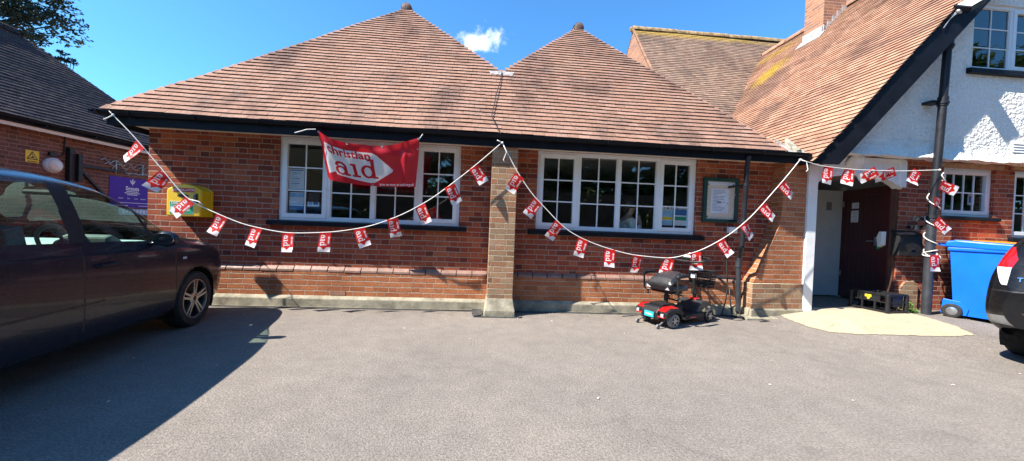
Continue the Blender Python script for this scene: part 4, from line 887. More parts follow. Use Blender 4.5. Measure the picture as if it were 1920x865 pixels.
mb = MB(); mb.quad((xa+w_, -.045, za+w_), (xb-w_, -.045, za+w_), (xb-w_, -.045, zb_-w_), (xa+w_, -.045, zb_-w_)); mb.build('pane', M['clearglass'], nbd)
# junction box and black lead
jb = MB(); jb.box(3.93, 4.07, -.06, 0, 1.30, 1.40); jb.box(3.95, 4.05, -.066, -.06, 1.315, 1.385); tag(jb.build('junction_box', M['signwhite'], bevel=.008), 'small white plastic box on the brick below the notice board', 'junction box')
mb = MB(); q = [(4.02, -.02, 1.30), (4.04, -.03, 1.22), (4.10, -.03, 1.19), (4.13, -.03, 1.24)]; mb.tube(q, .006, 6); tag(mb.build('looped_cable', M['greyplastic'], smooth=2), 'thin grey cable looping from the white box to the downpipe', 'cable')
mb = MB(); mb.tube([(3.93, -.04, 1.30), (3.90, -.06, 1.05), (3.89, -.10, .75), (3.90, -.13, .45), (3.86, -.15, .22), (3.80, -.16, .02), (3.95, -.26, .012), (4.12, -.30, .02), (4.22, -.42, .012), (4.05, -.36, .018), (3.92, -.24, .03), (3.93, -.16, .25), (3.92, -.14, .46)], .011, 7)
mb.tube([(4.0, -.30, .014), (4.2, -.36, .02), (4.32, -.50, .012), (4.16, -.52, .012)], .012, 7)
tag(mb.build('power_lead', M['sblack'], smooth=2), 'black power lead hanging down the wall and coiled on the ground by the downpipe', 'cable')
# letter box
lb = thing('letter_box', 'black metal letter box on the brick wall right of the maroon door', 'letter box', (7.03, 0, 1.03))
mb = MB(); mb.prism([(6.83, 0, 1.04), (6.83, -.13, 1.04), (6.83, -.13, 1.38), (6.83, 0, 1.44)], (.42, 0, 0)); mb.build('body', M['sblack'], lb, bevel=.006)
mb = MB(); mb.prism([(6.81, 0, 1.455), (6.81, -.16, 1.39), (6.81, -.16, 1.372), (6.81, 0, 1.435)], (.46, 0, 0)); mb.build('lid', M['black'], lb, bevel=.004)
mb = MB(); mb.box(7.04, 7.12, -.135, -.129, 1.12, 1.145, 0); mb.build('name_plate', M['chrome'], lb); mb = MB(); mb.box(6.93, 7.17, -.1335, -.129, 1.31, 1.335, 0); mb.build('letter_flap', M['sblack'], lb)
# porch lamp
pl = thing('porch_lamp', 'round white ceiling style lamp above the open maroon door', 'lamp', (6.02, -.06, 2.50))
mb = MB(); mb.lathe([(.0, .0), (.13, .0), (.13, .02), (.12, .03), (0, .03)], (6.02, -.055, 2.535), (0, -1, -.5), 28); mb.build('base', M['greyplastic'], pl, smooth=True)
mb = MB(); mb.lathe([(.145, .02), (.15, .035), (.135, .06), (.09, .08), (.0, .086)], (6.02, -.055, 2.535), (0, -1, -.5), 28); mb.build('shade', M['lampglass'], pl, smooth=2)
# floodlight
c = Vector(at(1818, 8, -.56)); fl = thing('floodlight', 'dark floodlight clamped to the top of the bargeboard beside the upper window', 'floodlight', tuple(c))
T = Matrix.Translation(c) @ Matrix.Rotation(R(-32), 4, 'Y') @ Matrix.Rotation(R(-50), 4, 'X')
mb = MB(); mb.box(-.15, .15, -.035, .035, -.11, .11, 0, T); 
for i in range(7): mb.box(-.13+.04*i, -.115+.04*i, .035, .06, -.09, .09, 0, T)
mb.build('housing', M['black'], fl, bevel=.01); mb = MB(); mb.box(-.125, .125, -.040, -.0345, -.085, .085, 0, T); mb.build('lens', M['lampglass'], fl)
mb = MB(); b0 = c+Vector((-.10, .05, -.09)); mb.tube([tuple(c+Vector((-.02, .03, -.03))), tuple(b0), tuple(b0+Vector((-.06, .05, -.05)))], .02, 8); mb.ball(tuple(b0), (.045, .04, .04), 8); mb.tube([tuple(b0), tuple(b0+Vector((-.1, .03, -.10))), tuple(b0+Vector((-.22, .02, -.26)))], .007, 6); mb.build('bracket', M['metal'], fl, smooth=True)
# left wall: yellow sign, lamp, bracket, purple sign
def onleft(px, py, X=LX):
    d = _w + _r*(px-960)/F + _u*(432.5-py)/F; t = (X-CAM[0])/d[0]; return CAM+t*d
def lwrite(mb, body, size, y, z, mat, bold=0., align='CENTER', off=.012): put_text(mb, body, size, (LX+off, y, z), (0, 1, 0), (0, 0, 1), mat, bold, align)
mb = MB(); mb.box(LX, LX+.008, 2.895, 3.135, 2.215, 2.465, 0); ys_ = tag(mb.build('warning_sign', M['ysign'], bevel=.001), 'small square yellow warning sign with black triangle on the brown brick wall', 'sign')
mb = MB(); yc, zc = 3.015, 2.335
def ltri(r, off, mat): mb.prism([(LX+off, yc+r*math.cos(a), zc+r*math.sin(a)) for a in (R(90), R(210), R(330))], (.0015, 0, 0), mat)
ltri(.118, .0085, 0); ltri(.085, .0105, 1); mb.prism([(LX+.0125, yc-.05, zc-.025), (LX+.0125, yc+.045, zc-.03), (LX+.0125, yc+.02, zc-.005), (LX+.0125, yc+.005, zc+.03), (LX+.0125, yc-.015, zc+.0)], (.001, 0, 0), 0); mb.ball((LX+.0125, yc+.0, zc+.045), (.002, .011, .011), 6, 0); mb.box(LX+.0085, LX+.010, yc-.08, yc+.08, zc-.108, zc-.092, 0)
mb.build('symbol', [M['sblack'], M['ysign']], ys_)
bl = thing('bulkhead_lamp', 'round white bulkhead lamp on the brown brick wall beside the yellow sign', 'lamp', (LX, 3.36, 2.21))
mb = MB(); mb.lathe([(0, 0), (.165, 0), (.17, .03), (.165, .07), (.145, .09)], (LX, 3.36, 2.21), (1, 0, 0), 28); mb.build('rim', M['signwhite'], bl, smooth=True)
mb = MB(); mb.lathe([(.145, .09), (.135, .115), (.09, .135), (0, .145)], (LX, 3.36, 2.21), (1, 0, 0), 28); mb.build('diffuser', M['lampglass'], bl, smooth=2)
mb = MB(); mb.box(LX, LX+.05, 3.30, 3.42, 2.41, 2.50); mb.build('switch_box', M['sblack'], bl)
br = thing('wall_bracket', 'black steel post bracket with barbed wire arm on the brown brick wall', 'bracket', (LX, 3.7, 1.6))
q0, q1 = onleft(122, 270), onleft(130, 352)
mb = MB(); mb.box(LX, LX+.10, 3.64, 3.76, 1.5, 2.66); mb.box(LX+.02, LX+.16, 3.77, 3.86, 1.9, 2.54); mb.build('post', M['sblack'], br, bevel=.005)
mb = MB(); mb.bar((LX+.05, 3.8, 2.29), (LX+.05, 5.0, 2.29), .05, .05); mb.build('arm', M['sblack'], br); mb = MB(); mb.bar((LX+.05, 3.84, 2.26), (LX+.05, 4.62, 1.5), .05, .05); mb.build('brace', M['sblack'], br)
mb = MB()
for (y0_, y1_, z_, am) in ((4.55, 7.0, 2.28, .015), (4.35, 7.0, 2.50, .05), (4.45, 7.0, 2.42, .05)):
    pts = [(LX+.06+.01*math.sin(i*2.2), y0_+(y1_-y0_)*i/30, z_+am*math.sin(i*1.7)+.02*math.sin(i*.6)) for i in range(31)]; mb.tube(pts, .008, 5)
    for i in range(1, 30, 2): x, y, z = pts[i]; mb.tube([(x-.02, y-.03, z-.05), (x+.02, y+.03, z+.05)], .005, 4)
for y in (4.75, 5.5, 6.3): mb.tube([(LX+.06, y, 2.25), (LX+.06, y, 2.55)], .012, 5)
mb.build('barbed_wire', M['metal'], br)
ps = thing('scouts_sign', 'purple Scouts sign with white lettering on brown brick partly behind the hall corner', 'sign', (LX, 5.3, 1.4))
mb = MB(); mb.box(LX, LX+.012, 4.64, 5.98, 1.36, 2.15); mb.build('panel', M['purple'], ps, bevel=.002)
mb = MB(); yc = 5.27
lwrite(mb, 'Scouts', .145, yc, 1.865, 0, .005, off=.0135)
for i, wd in enumerate((.34, .44, .30)): mb.box(LX+.0125, LX+.0138, yc-wd/2, yc+wd/2, 1.775-.042*i, 1.795-.042*i, 0)
for i, t_ in enumerate(('Beavers', 'Cubs', 'Scouts', 'Explorers')): lwrite(mb, t_, .042, 4.95+.215*i, 1.60, 0, .0008, off=.0135)
mb.box(LX+.0125, LX+.0138, 4.86, 5.80, 1.475, 1.488, 0); mb.box(LX+.0125, LX+.0138, 4.80, 5.15, 1.40, 1.413, 0); mb.box(LX+.0125, LX+.0138, 5.45, 5.90, 1.40, 1.413, 0)
for (dy, dz, ry, rz, an) in ((0, .055, .018, .065, 0), (-.045, .04, .014, .05, .55), (.045, .04, .014, .05, -.55)):
    mb.prism([(LX+.0125, yc+dy+ry*math.cos(a)*math.cos(an)-rz*math.sin(a)*math.sin(an), 2.01+dz+ry*math.cos(a)*math.sin(an)+rz*math.sin(a)*math.cos(an)) for a in [2*math.pi*i/16 for i in range(16)]], (.0012, 0, 0))
mb.box(LX+.0125, LX+.0139, yc-.05, yc+.05, 2.005, 2.022, 0); mb.prism([(LX+.0125, yc-.02, 2.0), (LX+.0125, yc+.02, 2.0), (LX+.0125, yc, 1.945)], (.0012, 0, 0))
mb.build('lettering', M['signwhite'], ps)
mb = MB(); mb.box(LX, LX+.01, 4.90, 5.95, 1.16, 1.32, 0)
for i in range(9): mb.box(LX+.0102, LX+.0113, 5.0+.1*i, 5.06+.1*i, 1.20+.02*(i % 2), 1.285, 1)
tag(mb.build('notice_strip', [M['skyblue'], M['signwhite']]), 'narrow pale blue notice on the brown brick just below the purple sign', 'sign')

# posters inside the hall windows
def poster(name, label, x0, x1, z0, z1, y, bands, mats, words=()):
    mb = MB(); mb.box(x0, x1, y, y+.003, z0, z1, 0)
    for (a, b, c, d, k) in bands: mb.box(x0+(x1-x0)*a, x0+(x1-x0)*b, y-.0012*(1+k*.2), y, z0+(z1-z0)*c, z0+(z1-z0)*d, k)
    for (t, s, fx, fz, k) in words: put_text(mb, t, s, (x0+(x1-x0)*fx, y-.0035, z0+(z1-z0)*fz), (1, 0, 0), (0, 0, 1), k, .001)
    return tag(mb.build(name, mats), label, 'poster')
pm = [M['paper'], M['skyblue'], M['inkblue'], M['signgreen'], M['ysign'], M['ink'], M['sblack']]
def wx(px, py): q = at(px, py, .075); return q[0], q[2]
a, b = wx(542, 316), wx(570, 356)
poster('poster', 'white poster with lines of blue text behind the left casement', a[0], b[0], b[1], a[1], .078, [(.08, .92, .90, .95, 2)]+[(.2, .2+.3+.3*rnd.random(), .78-.085*i, .81-.085*i, 1 if i % 3 else 2) for i in range(9)], pm)
a, b = wx(543, 360), wx(569, 394)
poster('poster', 'blue seascape poster below the white text poster in the left casement', a[0], b[0], b[1], a[1], .078, [(0, 1, .0, .22, 2), (0, 1, .30, .36, 1), (.0, 1, .72, .95, 1)], pm)
a, b = wx(577, 362), wx(598, 388)
poster('poster', 'small dark poster with pale squares at the foot of the left casement', a[0], b[0], b[1], a[1], .078, [(0, 1, .35, 1, 6), (.1, .4, .1, .4, 1), (.5, .9, .15, .45, 2), (.3, .8, .6, .8, 5)], pm)
a, b = wx(1239, 387), wx(1261, 423)
poster('poster', 'white STAY poster with orange band in the right casement', a[0], b[0], b[1], a[1], .082, [(0, 1, .30, .44, 4), (0, 1, .02, .26, 1), (.3, .7, .55, .72, 0), (.0, 1, .46, .80, 1)], pm, [('STAY', .085, .5, .91, 6)])
a, b = wx(1266, 388), wx(1290, 424)
poster('poster', 'blue and green poster with white lines in the right casement', a[0], b[0], b[1], a[1], .082, [(0, 1, .55, .88, 2), (0, 1, .28, .48, 3), (.05, .95, .60, .64, 0), (.05, .95, .72, .76, 0), (.1, .3, .91, .97, 6)], pm)
mb = MB(); xa = at(1815, 365, .12); mb.box(xa[0], xa[0]+.13, .12, .123, xa[2]-.18, xa[2]+.02, 0); mb.box(xa[0]+.02, xa[0]+.11, .1185, .12, xa[2]-.14, xa[2]-.03, 1); tag(mb.build('poster', [M['paper'], M['inkblue']]), 'small white card with a blue square in the ground floor house window', 'poster')
# ------------------------------------------------------------------ vehicles
def car_shell(root, xs, Y, Z, arch, wheel_x, classify, mats_by_part, NX=460, NV=17, dense=None):
    "body skinned through section keys; every small face goes to the part it belongs to"
    K = len(Y); L = xs[-1]
    base_x = np.linspace(0, L, NX+1) if not dense else np.concatenate([np.linspace(0, dense, 261)[:-1], np.linspace(dense, L, NX-260+1)])
    gy = np.stack([spline(xs, y)(base_x) for y in Y], 1); gz_ = np.stack([spline(xs, z)(base_x) for z in Z], 1)
    vv = np.linspace(0, K-1, (K-1)*NV+1); kv = np.arange(K)
    PY = np.stack([spline(kv, gy[i])(vv) for i in range(NX+1)]); PZ = np.stack([spline(kv, gz_[i])(vv) for i in range(NX+1)])
    PX = np.repeat(base_x[:, None], len(vv), 1)
    nv = len(vv); parts = {}
    xc = (base_x[:-1]+base_x[1:])/2; vc = (vv[:-1]+vv[1:])/2
    ZC = (PZ[:-1, :-1]+PZ[1:, 1:])/2; YC = (PY[:-1, :-1]+PY[1:, 1:])/2
    for sgn in (1, -1):
        for i in range(NX):
            for j in range(nv-1):
                part = classify(xc[i], vc[j], YC[i, j], ZC[i, j], sgn)
                if part is None: continue
                if part[0] not in ('body', 'screen', 'rear'): part = (part[0]+('L' if sgn == 1 else 'R'), part[1])
                mb, mp = parts.setdefault(part[0], (MB(), {}))
                ids = []
                for (a, b) in ((i, j), (i+1, j), (i+1, j+1), (i, j+1)):
                    key = (a, b, sgn)
                    if key not in mp:
                        mp[key] = len(mb.v); mb.v.append((-PX[a, b], sgn*PY[a, b], PZ[a, b]))
                    ids.append(mp[key])
                mb.f.append(tuple(ids if sgn == 1 else ids[::-1])); mb.m.append(part[1]); mb.a.append(0)
    for e, i in ((0, 0), (1, NX)):
        mb, mp = parts['body']
        o = len(mb.v); ring = [(-base_x[i], PY[i, j], PZ[i, j]) for j in range(nv)]+[(-base_x[i], -PY[i, j], PZ[i, j]) for j in range(nv-2, -1, -1)]
        mb.add(ring, [tuple(range(len(ring))) if e else tuple(range(len(ring)))[::-1]], 0)
    out = {}
    for nme, (mb, _) in parts.items():
        pn, mats = mats_by_part[nme.rstrip('LR')]; out[nme] = mb.build(pn, mats, root, smooth=2, local=True)
    return out
def wheel(root, x, y, r, wd, side, spokes=5, twin=True):
    mb = MB(); c = (x, y, r); ax = (0, side, 0); rr = r*.70
    mb.lathe([(rr, -wd/2), (r*.93, -wd/2), (r*.985, -wd*.40), (r, -wd*.2), (r, wd*.2), (r*.985, wd*.40), (r*.93, wd/2), (rr+.012, wd/2), (rr, wd*.42)], c, ax, 44)
    ty = mb.build('wheel', M['rubber'], root, smooth=True, local=True)
    mb = MB(); mb.lathe([(rr, wd*.42), (rr*.97, wd*.44), (rr*.93, wd*.36), (rr*.90, wd*.05), (.03, wd*.02)], c, ax, 40, 1); mb.lathe([(rr, wd*.42), (rr*1.0, wd*.47), (rr*.95, wd*.47), (rr*.93, wd*.36)], c, ax, 40, 0)
    for k in range(spokes):
        for q in ((-.13, .13) if twin else (0,)):
            an = 2*math.pi*k/spokes+.3; u = lambda rad, a_, h: Vector((x+rad*math.cos(a_), y+side*h, r+rad*math.sin(a_)))
            mb.bar(u(.045, an+q*2.2, wd*.36), u(rr*.95, an+q, wd*.40), .024, .025, 0, up=(0, 1, 0))
    mb.lathe([(.075, wd*.30), (.075, wd*.40), (.055, wd*.43), (0, wd*.43)], c, ax, 24, 0); mb.lathe([(.028, wd*.43), (.026, wd*.44), (0, wd*.44)], c, ax, 16, 1)
    mb.build('rim', [M['alloy'], M['sblack']], ty, smooth=True, local=True)
def arch_liner(root, x, r, y0, y1):
    for s in (1, -1):
        mb = MB(); prof = [(x+r*math.cos(a), .315+r*math.sin(a)) for a in [R(-25)+R(230)*i/24 for i in range(25)]]; n = len(prof)
        mb.v = [(-a, s*y0, b) for a, b in prof]+[(-a, s*y1, b) for a, b in prof]
        mb.f = [(i, i+1, n+i+1, n+i) for i in range(n-1)]+[tuple(range(n))]; mb.m = [0]*n; mb.a = [0]*n
        mb.build('wheel_arch', M['gap'], root, local=True)
# people carrier on the left, nose towards the wall
car = thing('parked_car', 'dark plum people carrier parked nose in against the brick hall', 'car', (-4.19, -.445, 0), R(97.5))
xs = [0, .05, .15, .38, .75, 1.05, 1.4, 1.8, 2.3, 3.0, 3.6, 4.0, 4.22, 4.3]
Yk = [[.50, .60, .68, .73, .75, .75, .75, .75, .75, .75, .75, .74, .70, .60], [.54, .66, .76, .835, .855, .86, .86, .86, .86, .86, .86, .83, .75, .62], [.56, .69, .80, .868, .885, .885, .885, .885, .885, .885, .88, .85, .77, .63], [.54, .67, .78, .85, .872, .875, .875, .875, .875, .875, .865, .83, .75, .60], [.50, .61, .71, .78, .82, .832, .838, .842, .845, .845, .835, .79, .71, .55], [.40, .50, .58, .65, .70, .705, .67, .64, .62, .615, .61, .58, .55, .45], [.22, .27, .31, .35, .37, .37, .36, .355, .35, .35, .34, .33, .3, .24], [0]*14]
Zk = [[.26, .22, .20, .19, .19, .19, .19, .19, .19, .19, .20, .23, .27, .30], [.34, .32, .30, .29, .29, .29, .29, .29, .29, .29, .30, .32, .36, .38], [.50, .53, .55, .56, .56, .56, .56, .56, .56, .56, .56, .56, .58, .58], [.62, .69, .75, .81, .86, .88, .89, .90, .91, .92, .93, .94, .93, .90], [.68, .77, .84, .90, .95, .97, .98, .99, 1.0, 1.015, 1.03, 1.05, 1.06, 1.0], [.71, .81, .88, .95, 1.005, 1.08, 1.28, 1.44, 1.505, 1.515, 1.485, 1.385, 1.16, 1.02], [.72, .83, .91, .98, 1.04, 1.13, 1.38, 1.53, 1.575, 1.58, 1.55, 1.44, 1.2, 1.03], [.725, .835, .915, .985, 1.05, 1.15, 1.41, 1.55, 1.59, 1.595, 1.565, 1.455, 1.21, 1.03]]
def cls_mpv(x, v, y, z, sgn):
    for wx_ in (.80, 3.50):
        if (x-wx_)**2+(z-.315)**2 < .362**2 and v < 3.6: return None
        if (x-wx_)**2+(z-.315)**2 < .382**2 and v < 3.6: return ('body', 1)
    if x < .16 and 3.25 < v < 4.5 and y > .34 and z > .62: return ('lamp', 0)
    if 5.06 < v and .98 < x < 1.74: return ('screen', 0)
    if 5.0 < v and 4.0 < x < 4.2: return ('rear', 0)
    if 4.10 < v < 4.93 and 1.08 < x < 3.92:
        q = 1.40+.10*(v-4.1)
        if 1.14 < x < q-.02: return ('quarter', 0)
        if q+.03 < x < 2.13-.02*(v-4.1): return ('front', 0)
        if 2.28-.03*(v-4.1) < x < 3.20: return ('back', 0)
        if 3.33 < x < 3.80-.2*(v-4.1): return ('third', 0)
        return ('body', 1)
    if v < 5.0 and v > .9:
        gx = lambda c, w_=.0085: abs(x-c) < w_
        fg = 1.17-.05*max(0, .6-z); bg_ = 2.215-.05*max(0, .55-z); rg_ = 3.24
        if z < 1.0 and z > .335:
            if gx(fg) or gx(bg_) or (gx(rg_) and z > .62): return ('body', 1)
        if abs(z-.335) < .006 and 1.14 < x < 3.1: return ('body', 1)
        if 1.18 < x < 3.0 and abs(z-.545) < .006: return ('body', 1)
        if z > .335 and z < .99:
            if fg < x < bg_: return ('door1', 0)
            if bg_ < x < rg_ and ((x-3.50)**2+(z-.315)**2 > .40**2): return ('door2', 0)
    if v < .8: return ('body', 1)
    if abs(x-.86) < .005 and v > 5 and False: return ('body', 1)
    return ('body', 0)
P_ = car_shell(car, xs, Yk, Zk, None, None, cls_mpv, {'body': ('body', [M['carpaint'], M['trim']]), 'door1': ('door', M['carpaint']), 'door2': ('door', M['carpaint']), 'screen': ('windscreen', M['carglass']), 'rear': ('rear_window', M['carglass']), 'quarter': ('side_window', M['carglass']), 'front': ('side_window', M['carglass']), 'back': ('side_window', M['carglass']), 'third': ('side_window', M['carglass']), 'lamp': ('headlight', M['lenswhite'])})
for wx_ in (.80, 3.50):
    for s in (1, -1): wheel(car, -wx_, s*.775, .315, .195, s)
arch_liner(car, .80, .368, .55, .86); arch_liner(car, 3.50, .368, .55, .86)
for s, d_ in ((-1, P_['door1R']), (-1, P_['door2R'])):
    x0_ = -2.02 if d_ is P_['door1R'] else -3.06
    mb = MB(); mb.tube([(x0_-.09, -.872, .835), (x0_-.085, -.905, .838), (x0_+.085, -.905, .842), (x0_+.09, -.872, .84)], .013, 8); mb.lathe([(.055, 0), (.05, -.004), (0, -.018)], (x0_, -.879, .838), (0, -1, 0), 20, 1); mb.build('handle', [M['pipe'], M['gap']], d_, smooth=True, local=True)
for s in (-1, 1):
    mb = MB(); mb.ball((-1.50, s*.985, 1.03), (.055, .105, .075), 12, 0); mb.bar((-1.47, s*.82, .975), (-1.49, s*.93, .99), .06, .03, 0)
    mr = mb.build('wing_mirror', M['carpaint'], car, smooth=2, local=True)
    mb = MB(); mb.lathe([(0, 0), (1, 0), (1, .01)], (0, 0, 0), (0, 0, 1), 24); T = Matrix.Translation((-1.552, s*.985, 1.03)) @ Matrix.Rotation(R(90), 4, 'Y') @ Matrix.Diagonal((.058, .086, 1, 1)); mb.v = [tuple(T @ Vector(q)) for q in mb.v]; mb.build('mirror_glass', M['chrome'], mr, local=True)
mb = MB(); mb.box(-1.06, -1.0, -.884, -.874, .79, .815); mb.build('side_repeater', M['lenswhite'], car, bevel=.004, local=True)
mb = MB()
mb.box(-3.9, -1.0, -.70, .70, .30, .36, 0); mb.box(-1.55, -.98, -.70, .70, .55, .93, 1)
mb.prism([(-.98, -.68, .93), (-1.30, -.68, 1.00), (-1.52, -.68, .98), (-1.56, -.68, .93)], (0, 1.36, 0), 1); mb.prism([(-1.36, -.56, .98), (-1.50, -.56, 1.06), (-1.56, -.56, 1.04), (-1.56, -.56, .95)], (0, .36, 0), 0)
mb.build('dashboard', [M['cabin'], M['cabinlight']], car, bevel=.02, local=True)
mb = MB(); T = Matrix.Translation((-1.72, -.36, .98)) @ Matrix.Rotation(R(62), 4, 'Y'); mb.tube([T @ Vector((.18*math.cos(2*math.pi*i/28), .18*math.sin(2*math.pi*i/28), 0)) for i in range(28)], .015, 8, closed=True); mb.tube([T @ Vector((-.18, 0, 0)), T @ Vector((.18, 0, 0))], .013, 6); mb.ball(T @ Vector((0, 0, -.01)), (.06, .06, .05), 8); mb.tube([T @ Vector((0, 0, 0)), (-1.5, -.36, .9)], .03, 8); mb.build('steering_wheel', M['cabin'], car, smooth=2, local=True)
for (x_, y_) in ((-2.25, -.36), (-2.25, .36), (-3.10, -.40), (-3.10, .05), (-3.10, .45)):
    mb = MB(); wd = .24 if x_ > -3 else .20
    mb.box(x_-.05, x_+.46, y_-wd, y_+wd, .40, .58); T = Matrix.Translation((x_, y_, .56)) @ Matrix.Rotation(R(-14), 4, 'Y'); mb.box(-.07, .06, -wd, wd, 0, .60, 0, T); mb.box(-.05, .04, -.13, .13, .66, .84, 0, T); mb.box(-.01, .01, -.06, -.04, .6, .68, 0, T); mb.box(-.01, .01, .04, .06, .6, .68, 0, T)
    mb.build('car_seat', M['cabin'], car, bevel=.04, local=True)
mb = MB(); mb.box(-3.1, -1.2, -.742, .742, .205, .245); mb.box(-4.1, -.2, -.55, .55, .206, .244); mb.build('underbody', M['gap'], car, local=True)
mb = MB(); mb.box(-1.50, -1.42, -.14, .14, 1.40, 1.45); mb.build('rear_view_mirror', M['sblack'], car, bevel=.02, local=True)
# black SUV on the right
HA = R(14); hx = Vector((math.cos(HA), math.sin(HA), 0)); lf = Vector((-math.sin(HA), math.cos(HA), 0))
rear_c = Vector((5.55, -2.14, 0)) - lf*.74
nose = rear_c+hx*4.5
suv = thing('parked_car', 'black car cut off by the right edge with its tail lamp towards the blue bin', 'car', tuple(nose), HA)
xs = [0, .08, .3, .8, 1.1, 1.5, 2.0, 2.6, 3.3, 3.8, 4.1, 4.3, 4.42, 4.5]
Yk = [[.5, .64, .76, .79, .79, .79, .79, .79, .79, .79, .79, .78, .74, .62], [.52, .69, .83, .87, .88, .88, .88, .88, .88, .88, .88, .87, .82, .68], [.53, .72, .87, .91, .92, .92, .92, .92, .92, .92, .92, .905, .85, .72], [.5, .71, .86, .90, .91, .91, .91, .91, .91, .91, .905, .885, .83, .69], [.45, .66, .80, .86, .87, .87, .88, .88, .88, .87, .85, .80, .735, .66], [.35, .52, .62, .70, .70, .68, .66, .66, .66, .66, .66, .66, .63, .56], [.2, .3, .34, .36, .36, .36, .36, .36, .36, .36, .36, .36, .34, .3], [0]*14]
Zk = [[.32, .30, .27, .25, .25, .25, .25, .25, .25, .26, .29, .35, .40, .43], [.42, .40, .38, .37, .37, .37, .37, .37, .37, .38, .40, .44, .47, .49], [.6, .63, .65, .66, .66, .66, .66, .66, .66, .66, .65, .62, .60, .60], [.80, .87, .93, .97, .99, 1.0, 1.0, 1.0, 1.0, 1.0, .96, .88, .80, .74], [.84, .92, 1.0, 1.05, 1.07, 1.09, 1.1, 1.11, 1.13, 1.16, 1.18, 1.12, .93, .79], [.86, .95, 1.04, 1.11, 1.17, 1.42, 1.58, 1.63, 1.62, 1.56, 1.43, 1.20, .97, .80], [.87, .96, 1.06, 1.14, 1.21, 1.50, 1.65, 1.69, 1.68, 1.62, 1.48, 1.23, .98, .805], [.875, .965, 1.065, 1.145, 1.22, 1.52, 1.67, 1.705, 1.695, 1.635, 1.49, 1.235, .985, .81]]
def cls_suv(x, v, y, z, sgn):
    for wx_ in (.9, 3.60):
        if (x-wx_)**2+(z-.345)**2 < .40**2 and v < 3.4: return None
        if (x-wx_)**2+(z-.345)**2 < .45**2 and v < 3.4: return ('body', 1)
    if x < .35 and 3.3 < v < 4.7 and y > .35 and z > .78: return ('lamp', 0)
    if x > 4.02 and 3.62 < v < 5.1 and .865 < z < 1.27:
        if x < 4.30 or z > 1.0 or True:
            if 3.62 < v < 5.0-.55*max(0, z-1.05)/.28 and y > .715-.30*max(0, z-1.04): return ('tailred', 0) if z > 1.05 else ('tail', 0)
    if 5.1 < v and 1.12 < x < 1.85: return ('screen', 0)
    if 5.02 < v and 3.86 < x < 4.24: return ('rear', 0)
    if 4.12 < v < 4.93 and 1.5 < x < 3.85: return ('body', 1) if abs(x-2.35) < .06 or abs(x-3.2) < .04 else ('side', 0)
    if x > 4.12 and v < 1.5 and z < .56: return ('body', 2) if z > .445 else ('body', 1)
    if v < 1.3: return ('body', 1)
    if x > 4.2 and abs(z-.80) < .007 and v > 3: return ('body', 1)
    return ('body', 0)
P2 = car_shell(suv, xs, Yk, Zk, None, None, cls_suv, {'body': ('body', [M['carblack'], M['trim'], M['skid']]), 'screen': ('windscreen', M['carglass']), 'rear': ('rear_window', M['carglass']), 'side': ('side_window', M['carglass']), 'lamp': ('headlight', M['lenswhite']), 'tail': ('tail_lamp', M['lenswhite']), 'tailred': ('tail_lamp', M['lensred'])}, NX=540, NV=22, dense=3.9)
for wx_ in (.9, 3.60):
    for s in (1, -1): wheel(suv, -wx_, s*.80, .345, .22, s)
arch_liner(suv, .9, .42, .55, .89); arch_liner(suv, 3.6, .42, .55, .89)
for s in (1, -1): mb = MB(); mb.prism([(-4.395, s*.853, .56), (-4.455, s*.795, .56), (-4.45, s*.785, .75), (-4.385, s*.845, .75)], (.012, s*.012, 0)); mb.build('rear_reflector', M['lensred'], suv, bevel=.004, local=True)
mb = MB(); put_text(mb, 'TOYOTA', .062, (-4.443, .50, .93), (0, -1, 0), (.25, 0, .97), 0, .002, spacing=1.25); mb.v = [(x-.012, y, z) for x, y, z in mb.v]; mb.build('badge_lettering', M['chrome'], suv, local=True)
mb = MB(); mb.prism([(-4.465, .25, .74), (-4.50, -.25, .74), (-4.50, -.25, .86), (-4.455, .25, .86)], (.012, 0, 0)); mb.build('plate_recess', M['trim'], suv, bevel=.01, local=True)
mb = MB(); mb.tube([(-4.47, .66, .60), (-4.52, .4, .545), (-4.525, 0, .54), (-4.52, -.4, .545), (-4.47, -.66, .60)], .018, 8); mb.build('bumper_bar', M['chrome'], suv, smooth=2, local=True)
mb = MB(); mb.box(-3.9, -1.1, -.75, .75, .3, .5); mb.box(-2.4, -2.2, -.6, .6, .5, 1.2); mb.box(-3.3, -3.1, -.7, .7, .5, 1.2); mb.build('cabin', M['cabin'], suv, bevel=.03, local=True)

# ------------------------------------------------------------------ mobility scooter
sc = thing('mobility_scooter', 'small red and black mobility scooter with front basket parked by the hall wall', 'mobility scooter', (2.89, -.53, 0), R(25))
def swheel(x, y, r, wd, mt, name='wheel'):
    s = 1 if y > 0 else -1; mb = MB()
    mb.lathe([(r*.62, -wd/2), (r*.9, -wd/2), (r, -wd*.28), (r, wd*.28), (r*.9, wd/2), (r*.62, wd/2)], (x, y, r), (0, s, 0), 28, 0); mb.lathe([(r*.62, wd/2), (r*.55, wd*.3), (.0, wd*.3)], (x, y, r), (0, s, 0), 28, 1)
    for k in range(6):
        a = math.pi*2*k/6; mb.bar((x+.02*math.cos(a), y+s*wd*.42, r+.02*math.sin(a)), (x+r*.6*math.cos(a), y+s*wd*.42, r+r*.6*math.sin(a)), .016, .012, 2, up=(0, 1, 0))
    mb.lathe([(.028, wd*.3), (.028, wd*.5), (0, wd*.55)], (x, y, r), (0, s, 0), 16, 2)
    mb.build(name, [mt, M['plastic'], M['alloy']], sc, smooth=True, local=True)
for s in (1, -1): swheel(-.41, s*.215, .098, .065, M['greyrubber']); swheel(.40, s*.20, .092, .055, M['rubber'])
mb = MB()
mb.prism([(-.60, -.14, .10), (-.62, -.12, .20), (-.56, -.11, .27), (-.30, -.12, .285), (-.14, -.15, .27), (-.10, -.15, .12)], (0, .27, 0))
